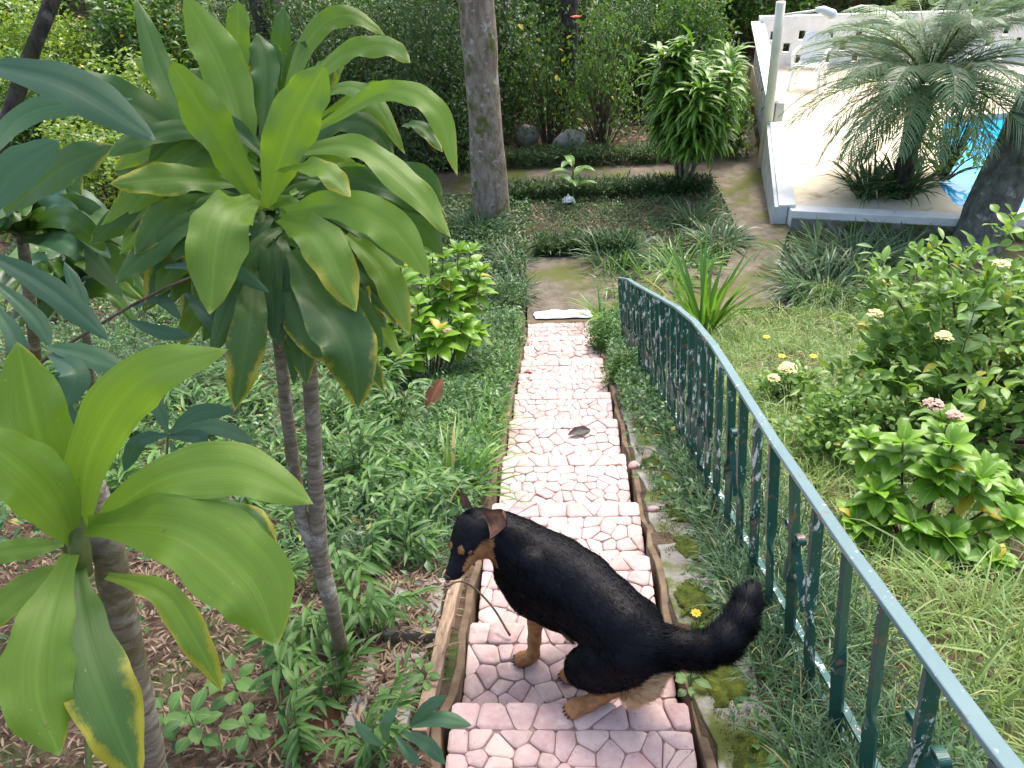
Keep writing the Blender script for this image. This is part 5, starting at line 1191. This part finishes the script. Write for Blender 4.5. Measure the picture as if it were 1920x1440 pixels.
a = Acc(); z2 = plane(1.867); tube(a, spline([(-.43, 1.90, z2 + .16), (-.36, 1.93, z2 + .15), (-.27, 1.88, z2 + .09), (-.20, 1.80, z2 + .02)], 16), np.linspace(.003, .0045, 16), 6)
tag(a.obj('fallen_twig', MAT['twig']), 'thin curved twig leaning across the step under the dog\'s chin', 'twig')
a = Acc(); leaves(a, [tuple(PS(1105, 600, .12))], 5.3, .9, .34, .075, .9, .5, 'oval', .2, r1=.9, r2=.2); tag(a.obj('bright_leaf', MAT['hydra']), 'single bright green blade hanging over the right side of the lowest steps', 'leaf')
rock(on(1225, 955, .02), (.03, .02, .015), 'small pink stone chip on the mossy strip', 'stone', name='stone_chip', cat='stone', seed=4)
rock(on(1190, 873, .02), (.035, .03, .02), 'pinkish stone lump in the moss beside the stair', 'stone', name='stone_chip', cat='stone', seed=5)

# ================================================================= THE DOG
import openvdb as vdb
def dog():
    root = empty('dog', 'black and tan dog on the steps, head turned left, bushy tail out to the right', 'dog', (.05, 1.55, plane(1.437)))
    O = _a(root.location)
    J = lambda x, y, z: Pz(x, y, z)
    # (px, py, world z, radius) chains; every capsule tapers between its ends
    body = [
        [(1207, 1208, 2.415, .083), (1172, 1182, 2.425, .094), (1132, 1145, 2.420, .102), (1084, 1105, 2.410, .112), (1038, 1075, 2.400, .114), (1000, 1050, 2.415, .101), (968, 1022, 2.450, .082), (935, 1002, 2.475, .068), (905, 990, 2.485, .058)],
        [(1150, 1185, 2.345, .072), (1100, 1150, 2.325, .082), (1050, 1122, 2.310, .094), (1000, 1100, 2.320, .088), (965, 1075, 2.36, .066)],
    ]
    legs = [
        # left fore
        [(1005, 1110, 2.33, .062), (1008, 1142, 2.24, .040), (1004, 1168, 2.165, .0255), (1002, 1200, 2.095, .0215), (1000, 1226, 2.048, .0205), (986, 1236, 2.036, .0205)],
        # right fore (behind the chest)
        [(1060, 1070, 2.32, .055), (1100, 1100, 2.21, .032), (1100, 1120, 2.10, .019), (1090, 1135, 1.995, .019), (1078, 1138, 1.872, .020)],
        # left hind: haunch, knee, hock, long foot
        [(1180, 1225, 2.385, .092), (1135, 1240, 2.335, .084), (1098, 1252, 2.292, .060), (1120, 1275, 2.255, .042), (1152, 1291, 2.225, .024), (1130, 1305, 2.212, .0205), (1105, 1318, 2.203, .0215), (1086, 1324, 2.197, .0235)],
        # right hind
        [(1190, 1172, 2.37, .085), (1155, 1180, 2.29, .07), (1125, 1200, 2.21, .05), (1118, 1235, 2.13, .028), (1095, 1255, 2.06, .020), (1072, 1262, 2.040, .021)],
    ]
    tail = [(1222, 1205, 2.43, .050), (1262, 1216, 2.43, .042), (1310, 1222, 2.44, .040), (1356, 1206, 2.465, .042), (1388, 1166, 2.50, .037), (1400, 1128, 2.53, .030), (1410, 1106, 2.55, .014)]
    breech = [(1224, 1242, 2.375, .050), (1206, 1280, 2.31, .038), (1186, 1304, 2.255, .028)]
    W3 = lambda c: [(J(x, y, z), r) for x, y, z, r in c]
    # head frame
    hb = J(890, 988, 2.495); nose = J(843, 1082, 2.395)
    fwd = _n(nose - hb); upv = _n(_a([-.42, -.0, 1.0])); upv = _n(upv - fwd * upv.dot(fwd)); rgt = np.cross(fwd, upv); HL = np.linalg.norm(nose - hb)
    HS = 1.2
    h = lambda f, r, u: hb + fwd * (f if f > .1 else f * HS) + rgt * r * HS + upv * u * HS      # head space
    vx = .0052; lo = _a([-.48, 1.28, 2.0]); hi = _a([.62, 2.12, 2.66])
    n = np.ceil((hi - lo) / vx).astype(int)
    X = lo[0] + np.arange(n[0])[:, None, None] * vx; Y = lo[1] + np.arange(n[1])[None, :, None] * vx; Zz = lo[2] + np.arange(n[2])[None, None, :] * vx
    X = X.astype(np.float32); Y = Y.astype(np.float32); Zz = Zz.astype(np.float32)
    Dn = np.full(tuple(n), .2, np.float32)
    def sub(c, r):
        a = np.maximum(0, ((c.min(0) - r - lo) / vx).astype(int)); b = np.minimum(n, ((c.max(0) + r - lo) / vx).astype(int) + 1); return tuple(slice(int(p), int(q)) for p, q in zip(a, b))
    def smin(a, b, k):
        hh = np.clip(.5 + .5 * (b - a) / k, 0, 1); return b * (1 - hh) + a * hh - k * hh * (1 - hh)
    def cone(a, ra, b, rb, k):
        s = sub(np.array([a, b]), max(ra, rb) + .06 + k); px, py, pz = X[s[0]], Y[:, s[1]], Zz[:, :, s[2]]
        ab = b - a; L2 = ab.dot(ab); t = np.clip(((px - a[0]) * ab[0] + (py - a[1]) * ab[1] + (pz - a[2]) * ab[2]) / L2, 0, 1)
        d = np.sqrt((px - a[0] - t * ab[0]) ** 2 + (py - a[1] - t * ab[1]) ** 2 + (pz - a[2] - t * ab[2]) ** 2) - (ra + (rb - ra) * t)
        Dn[s] = smin(Dn[s], d, k)
    def ell(c, ax, rad, k, sign=1):
        r = max(rad); s = sub(np.array([c, c]), r + .05 + k); px, py, pz = X[s[0]] - c[0], Y[:, s[1]] - c[1], Zz[:, :, s[2]] - c[2]
        q = sum(((px * a[0] + py * a[1] + pz * a[2]) / rr) ** 2 for a, rr in zip(ax, rad)); d = (np.sqrt(q) - 1) * min(rad)
        Dn[s] = smin(Dn[s], d, k) if sign > 0 else -smin(-Dn[s], d, k)
    for ch in body:
        c = W3(ch)
        for (a, ra), (b, rb) in zip(c, c[1:]): cone(a, ra, b, rb, .035)
    for ch in legs:
        c = W3(ch)
        for i, ((a, ra), (b, rb)) in enumerate(zip(c, c[1:])): cone(a, ra, b, rb, .03 if i == 0 else .012)
    for ch in ([(995, 1058, 2.475, .045), (1003, 1085, 2.42, .055), (1000, 1112, 2.34, .052)], [(1050, 1040, 2.47, .045), (1062, 1058, 2.42, .05)], [(1188, 1188, 2.455, .045), (1172, 1222, 2.40, .07)]):
        c = W3(ch)
        for (a, ra), (b, rb) in zip(c, c[1:]): cone(a, ra, b, rb, .016)
    c = W3(breech)
    for (a, ra), (b, rb) in zip(c, c[1:]): cone(a, ra, b, rb, .03)
    c = W3(tail)
    for i, ((a, ra), (b, rb)) in enumerate(zip(c, c[1:])): cone(a, ra, b, rb, .02)
    # paws: four toes each
    def paw(p, d, r, w):
        d = _n(_a([d[0], d[1], 0])); sd = _a([-d[1], d[0], 0])
        ell(p + d * .004, (d, sd, _a([0, 0, 1.])), (.030, w * 1.15, r * .95), .01)
        for q in (-1.5, -.5, .5, 1.5):
            a = p + d * (.012) + sd * q * w * .52; b = a + d * (.021 - .004 * abs(q)) + _a([0, 0, -r * .25]); cone(a, r * .55, b, r * .46, .004)
        return [p + d * (.040 - .004 * abs(q)) + sd * q * w * .52 + _a([0, 0, -r * .25]) for q in (-1.5, -.5, .5, 1.5)]
    claws = []
    dl = J(960, 1240, 2.03) - J(1010, 1236, 2.03)
    pw = [(J(986, 1234, 2.040), dl), (J(1074, 1140, 1.868), dl), (J(1084, 1325, 2.197), J(1040, 1345, 2.19) - J(1110, 1318, 2.19)), (J(1072, 1262, 2.040), J(1030, 1275, 2.04) - J(1080, 1255, 2.04))]
    for p, d in pw: claws += [(q, _n(_a([d[0], d[1], 0]))) for q in paw(p, d, .021, .023)]
    # head
    ax = (fwd, rgt, upv); q_ = lambda *v: tuple(x * HS for x in v)
    ell(h(.012, 0, .0), ax, q_(.062, .056, .050), .02); ell(h(.045, 0, -.008), ax, q_(.048, .048, .040), .02)
    for s in (-1, 1):
        ell(h(.026, s * .034, -.026), ax, q_(.046, .026, .036), .015)     # cheek
        ell(h(.060, s * .025, .018), ax, q_(.018, .014, .012), .01)       # brow
    cone(h(.056, 0, -.006), .041, h(HL - .014, 0, -.002), .0225, .018); cone(h(.045, 0, -.036), .034, h(HL - .026, 0, -.018), .017, .012)
    for s in (-1, 1): cone(h(.070, s * .014, -.012), .027, h(HL - .022, s * .009, -.010), .018, .01)
    for s in (-1, 1): ell(h(.066, s * .037, .004), ax, (.013, .009, .009), .006, -1)   # eye socket
    # mesh from the distance field
    gr = vdb.FloatGrid(.2); gr.copyFromArray(np.ascontiguousarray(Dn)); gr.transform = vdb.createLinearTransform(vx)
    P, Q = gr.convertToQuads(isovalue=0.0)
    P = np.asarray(P, float) + lo; Q = np.asarray(Q, int)
    # keep the connected body only
    T = np.concatenate([Q[:, [0, 1, 2]], Q[:, [0, 2, 3]]])
    e1, e2, e3 = P[T[:, 0]], P[T[:, 1]], P[T[:, 2]]
    vol = np.einsum('ij,ij->i', e1 - P.mean(0), np.cross(e2 - P.mean(0), e3 - P.mean(0))).sum()
    if vol < 0: T = T[:, ::-1]; Q = Q[:, ::-1]
    # smooth a little
    E = np.concatenate([Q[:, [0, 1]], Q[:, [1, 2]], Q[:, [2, 3]], Q[:, [3, 0]]]); E = np.concatenate([E, E[:, ::-1]])
    for it in range(4):
        acc = np.zeros_like(P); cnt = np.bincount(E[:, 0], minlength=len(P))[:, None]
        for kx in range(3): acc[:, kx] = np.bincount(E[:, 0], P[E[:, 1], kx], minlength=len(P))
        P = P + (.5 if it % 2 == 0 else -.50) * (acc / cnt - P)
    # coat colour by place
    def near(ch, r0):
        d = np.full(len(P), 9.0)
        for (a, ra), (b, rb) in zip(ch, ch[1:]):
            ab = b - a; t = np.clip((P - a) @ ab / ab.dot(ab), 0, 1); d = np.minimum(d, np.linalg.norm(P - a - t[:, None] * ab, axis=1) - (ra + (rb - ra) * t))
        return np.clip(1 - (d - r0 + .004 * np.sin(P[:, 0] * 310) * np.sin(P[:, 1] * 270 + P[:, 2] * 190)) / .016, 0, 1)
    tan = np.zeros(len(P))
    for i, st_ in ((0, 2), (1, 1), (2, 4), (3, 3)):
        c = W3(legs[i]); tan = np.maximum(tan, near(c[st_:], .006))
    tan *= 1.0
    cu = W3(legs[0]); m = near([(cu[1][0] + _a([-.0, -.03, -.01]), .028), (cu[2][0] + _a([0, -.012, 0]), .026)], .0); tan = np.maximum(tan, m)
    for p, d in pw: tan = np.maximum(tan, np.clip(1 - (np.linalg.norm(P - p, axis=1) - .052) / .008, 0, 1))
    q = P - hb; f, r, u = q @ fwd, q @ rgt, q @ upv; inhead = (f > -.045) & (np.abs(r) < .105) & (np.abs(u) < .09) & (f < HL + .05)
    f, r, u = f / HS, r / HS, u / HS; HM = HL / HS
    cheek = inhead & (u > -.062) & (u < .006 - .25 * np.clip(f - .075, 0, 1)) & (np.abs(r) > .012) & (f > -.032) & (f < HM - .030)
    brow = np.zeros(len(P), bool)
    for s in (-1, 1): brow |= np.linalg.norm(np.column_stack([(f - .074), (r - s * .024) * 1.0, (u - .028)]), axis=1) < .0115
    tan = np.maximum(tan, np.where(inhead & cheek, np.clip((.008 - u) / .006, 0, 1), 0)); tan = np.maximum(tan, brow * 1.0)
    cream = near(W3([(1208, 1290, 2.31, .030), (1186, 1308, 2.25, .026)]), .010) + near(W3([(1228, 1276, 2.35, .028), (1208, 1298, 2.29, .026)]), .010)
    cream = np.clip(cream * 1.6, 0, 1)
    belly = near(W3([(1058, 1200, 2.28, .02), (1062, 1215, 2.25, .02)]), .0) * .6
    A = np.zeros((len(P), 4)); A[:, 0] = tan; A[:, 1] = np.clip(cream + belly, 0, 1); A[:, 2] = 0; A[:, 3] = 1
    t = NT('dog_coat'); at = t.n('ShaderNodeAttribute', attribute_name='lc'); sep = t.n('ShaderNodeSeparateColor'); t.put(sep.inputs[0], at.outputs['Color'])
    cc = t.mix(t.step(t.noise(9, 4), .35, .7), (.0030, .0032, .0055), (.007, .0075, .0125))
    tn = t.mix(t.step(t.noise(40, 3), .3, .7), (.33, .145, .055), (.50, .26, .11))
    cc = t.mix(sep.outputs[0], cc, tn); cc = t.mix(sep.outputs[1], cc, (.80, .58, .34))
    t.base(cc); t.rough(.5); t.spec(.22); t.bump(t.noise(160, 4, .7), .2, .0015); MAT['coat'] = t.m
    t2_ = t.m.copy(); t2_.name = 'dog_fur'; b2 = t2_.node_tree.nodes['Principled BSDF']; b2.inputs['Specular IOR Level'].default_value = .17; b2.inputs['Roughness'].default_value = .46; MAT['fur'] = t2_
    body_o = Acc().add(P - O, T, A).obj('body', MAT['coat'], root)
    # fur: short strands lying along the body, long on tail and breech
    c0, c1, c2 = P[T[:, 0]], P[T[:, 1]], P[T[:, 2]]; nr = np.cross(c1 - c0, c2 - c0); ar = np.linalg.norm(nr, axis=1); nr /= ar[:, None] + 1e-12
    N_ = 120000; idx = rng.choice(len(T), N_, p=ar / ar.sum()); w = rng.dirichlet((1, 1, 1), N_)
    B = c0[idx] * w[:, :1] + c1[idx] * w[:, 1:2] + c2[idx] * w[:, 2:]; Nn = nr[idx]; Ac = A[T[idx, 0]]
    tl = W3(tail); tp_ = np.array([a for a, _ in tl]); dtail = np.min(np.linalg.norm(B[:, None] - tp_[None, 1:], axis=2), axis=1)
    spine = np.array([p for p, _ in W3(body[0])])[::-1]; spine = np.vstack([spine, tp_[1:]])
    k = np.argmin(np.linalg.norm(B[:, None] - spine[None], axis=2), axis=1); k = np.clip(k, 0, len(spine) - 2); flow = spine[k + 1] - spine[k]
    hd = B - hb; inh = (np.abs(hd @ rgt) < .07) & (hd @ fwd > -.02) & (hd @ fwd < HL + .03) & (np.abs(hd @ upv) < .07)
    flow = np.where(inh[:, None], -fwd, flow); low = B[:, 2] < 2.26; flow = np.where(low[:, None], _a([0, 0, -1.]), flow)
    flow = flow / np.linalg.norm(flow, axis=1)[:, None]; flow = flow - Nn * np.sum(flow * Nn, axis=1)[:, None]; flow /= np.linalg.norm(flow, axis=1)[:, None] + 1e-9
    istail = dtail < .075; isbr = Ac[:, 1] > .3
    ln = np.where(istail, .031, np.where(isbr, .028, np.where(inh, .006, np.where(low, .006, .013)))) * rng.uniform(.6, 1.2, N_)
    lift = np.where(istail, .75, np.where(isbr, .45, np.where(inh | low, .15, .16)))
    nosep = hb + fwd * HL; ok = np.linalg.norm(B - nosep, axis=1) > .026
    dr = flow + Nn * lift[:, None] + rng.normal(size=(N_, 3)) * np.where(istail, .28, .13)[:, None]; dr /= np.linalg.norm(dr, axis=1)[:, None]
    sd = np.cross(dr, Nn + rng.normal(size=(N_, 3)) * .5); sd /= np.linalg.norm(sd, axis=1)[:, None] + 1e-9
    wd = np.where(inh | low, .0005, .0007)
    B, dr, sd, ln, wd, Ac, Nn = (v[ok] for v in (B, dr, sd, ln, wd, Ac, Nn)); n_ = len(B)
    m_ = B + dr * (ln * .55)[:, None] + Nn * (ln * .04)[:, None]; tip = B + dr * ln[:, None] - _a([0, 0, 1]) * (ln * .08)[:, None]
    V = np.stack([B - sd * wd[:, None], B + sd * wd[:, None], m_ - sd * (wd * .8)[:, None], m_ + sd * (wd * .8)[:, None], tip], 1)
    V -= O; i0 = np.arange(n_)[:, None] * 5; F3 = np.concatenate([i0 + _a([[0, 1, 3]]), i0 + _a([[0, 3, 2]]), i0 + _a([[2, 3, 4]])])
    fo = stuff(Acc().add(V.reshape(-1, 3), F3.astype(int), np.repeat(Ac, 5, 0)).obj('fur', MAT['fur'], root))
    fn = Nn + dr * .15; fn /= np.linalg.norm(fn, axis=1)[:, None]
    fo.data.normals_split_custom_set_from_vertices(np.repeat(fn, 5, 0).tolist())   # hair shades with the skin below it
    # nose, eyes, claws, ears
    t = NT('dog_nose'); t.base((.012, .011, .013)); t.rough(.35); t.bump(t.noise(300, 3), .4, .001); MAT['nose'] = t.m
    t = NT('dog_eye'); t.base((.06, .028, .014)); t.rough(.05); t.spec(1.0); MAT['eye'] = t.m
    t = NT('ear_skin'); t.base(t.mix(t.step(t.noise(26, 4), .35, .7), (.05, .020, .014), (.21, .085, .042))); t.rough(.7); MAT['ear_in'] = t.m
    def blob(c, rad, mat, name, parent=root):
        bm_ = __import__('bmesh'); bm = bm_.new(); bm_.ops.create_uvsphere(bm, u_segments=18, v_segments=12, radius=1)
        for v in bm.verts: q = v.co; v.co = Vector(c - O + fwd * q.x * rad[0] + rgt * q.y * rad[1] + upv * q.z * rad[2])
        me = bpy.data.meshes.new(name); bm.to_mesh(me); bm.free(); me.materials.append(mat); me.polygons.foreach_set('use_smooth', [True] * len(me.polygons)); return link(name, me, parent)
    blob(h(HL + .003, 0, .005), (.011, .015, .011), MAT['nose'], 'nose')
    for s in (-1, 1): blob(h(.0655, s * .0372, .0060), (.0135, .0100, .0115), MAT['eye'], 'eye')
    t = NT('claw'); t.base((.02, .015, .012)); t.rough(.4)
    for p, d in claws:
        a = Acc(); tube(a, [p - O, p + d * .006 - O, p + d * .011 + _a([0, 0, -.005]) - O], [.0032, .0026, .0008], 6); a.obj('claw', t.m, root)
    def ear(s, base, tipv, side, fold, wide):
        """cupped triangular flap: rows go from the base to the tip, the last part folds over"""
        nu, nv = 14, 9; V = []; out = _n(np.cross(tipv, side)) * s
        s = 1.0 if np.cross(tipv, side) @ (CAM - base) > 0 else -1.0; out = _n(np.cross(tipv, side)) * s; p = base.copy(); step_ = np.linalg.norm(tipv) / (nu - 1); d = _n(tipv); sdv = _n(side)
        for i in range(nu):
            u = i / (nu - 1); w = wide * (1 - u) ** .75 * (1 + .5 * u) * .5 + .002
            nn = _n(np.cross(d, sdv)) * s
            for j in range(nv):
                v = j / (nv - 1) * 2 - 1; V.append(p + sdv * v * w + nn * (.38 * v * v * w * (1 - u * .4)) - O)
            if u > .55: c_, s_ = math.cos(fold / (nu * .45)), math.sin(fold / (nu * .45)); d = _n(d * c_ + nn * s_)
            p = p + d * step_
        T_ = []
        for i in range(nu - 1):
            for j in range(nv - 1): q = i * nv + j; T_ += [(q, q + 1, q + nv + 1), (q, q + nv + 1, q + nv)]
        V = _a(V); k_ = len(V); V2 = np.vstack([V, V - out * .004]); T2 = [(a + k_, c + k_, b + k_) for a, b, c in T_]
        rim = [j for j in range(nv)] + [i * nv + nv - 1 for i in range(1, nu)] + [(nu - 1) * nv + j for j in range(nv - 2, -1, -1)] + [i * nv for i in range(nu - 2, 0, -1)]
        R2 = []
        for a, b in zip(rim, rim[1:] + rim[:1]): R2 += [(a, b, b + k_), (a, b + k_, a + k_)]
        a_ = Acc(); A4 = np.zeros((2 * k_, 4)); A4[:, 3] = 1
        a_.V, a_.T, a_.A, a_.M, a_.n = [V2], [_a(T_ + T2 + R2)], [A4], [np.concatenate([np.zeros(len(T_), int), np.ones(len(T2) + len(R2), int)])], 2 * k_
        return a_.obj('ear', [MAT['ear_in'], MAT['coat']], root)
    # near (left) ear leans out towards the viewer, tip folded; far ear stands up
    e0 = J(916, 988, 2.550); ear(1.0, e0, _n(J(955, 966, 2.590) - e0) * .098, J(927, 1022, 2.530) - J(908, 958, 2.575), 2.6, .090)
    e0 = J(880, 953, 2.555); ear(1.0, e0, _n(J(864, 914, 2.60) - e0) * .062, J(894, 952, 2.57) - J(866, 953, 2.53), .5, .046)
    return root
dog()
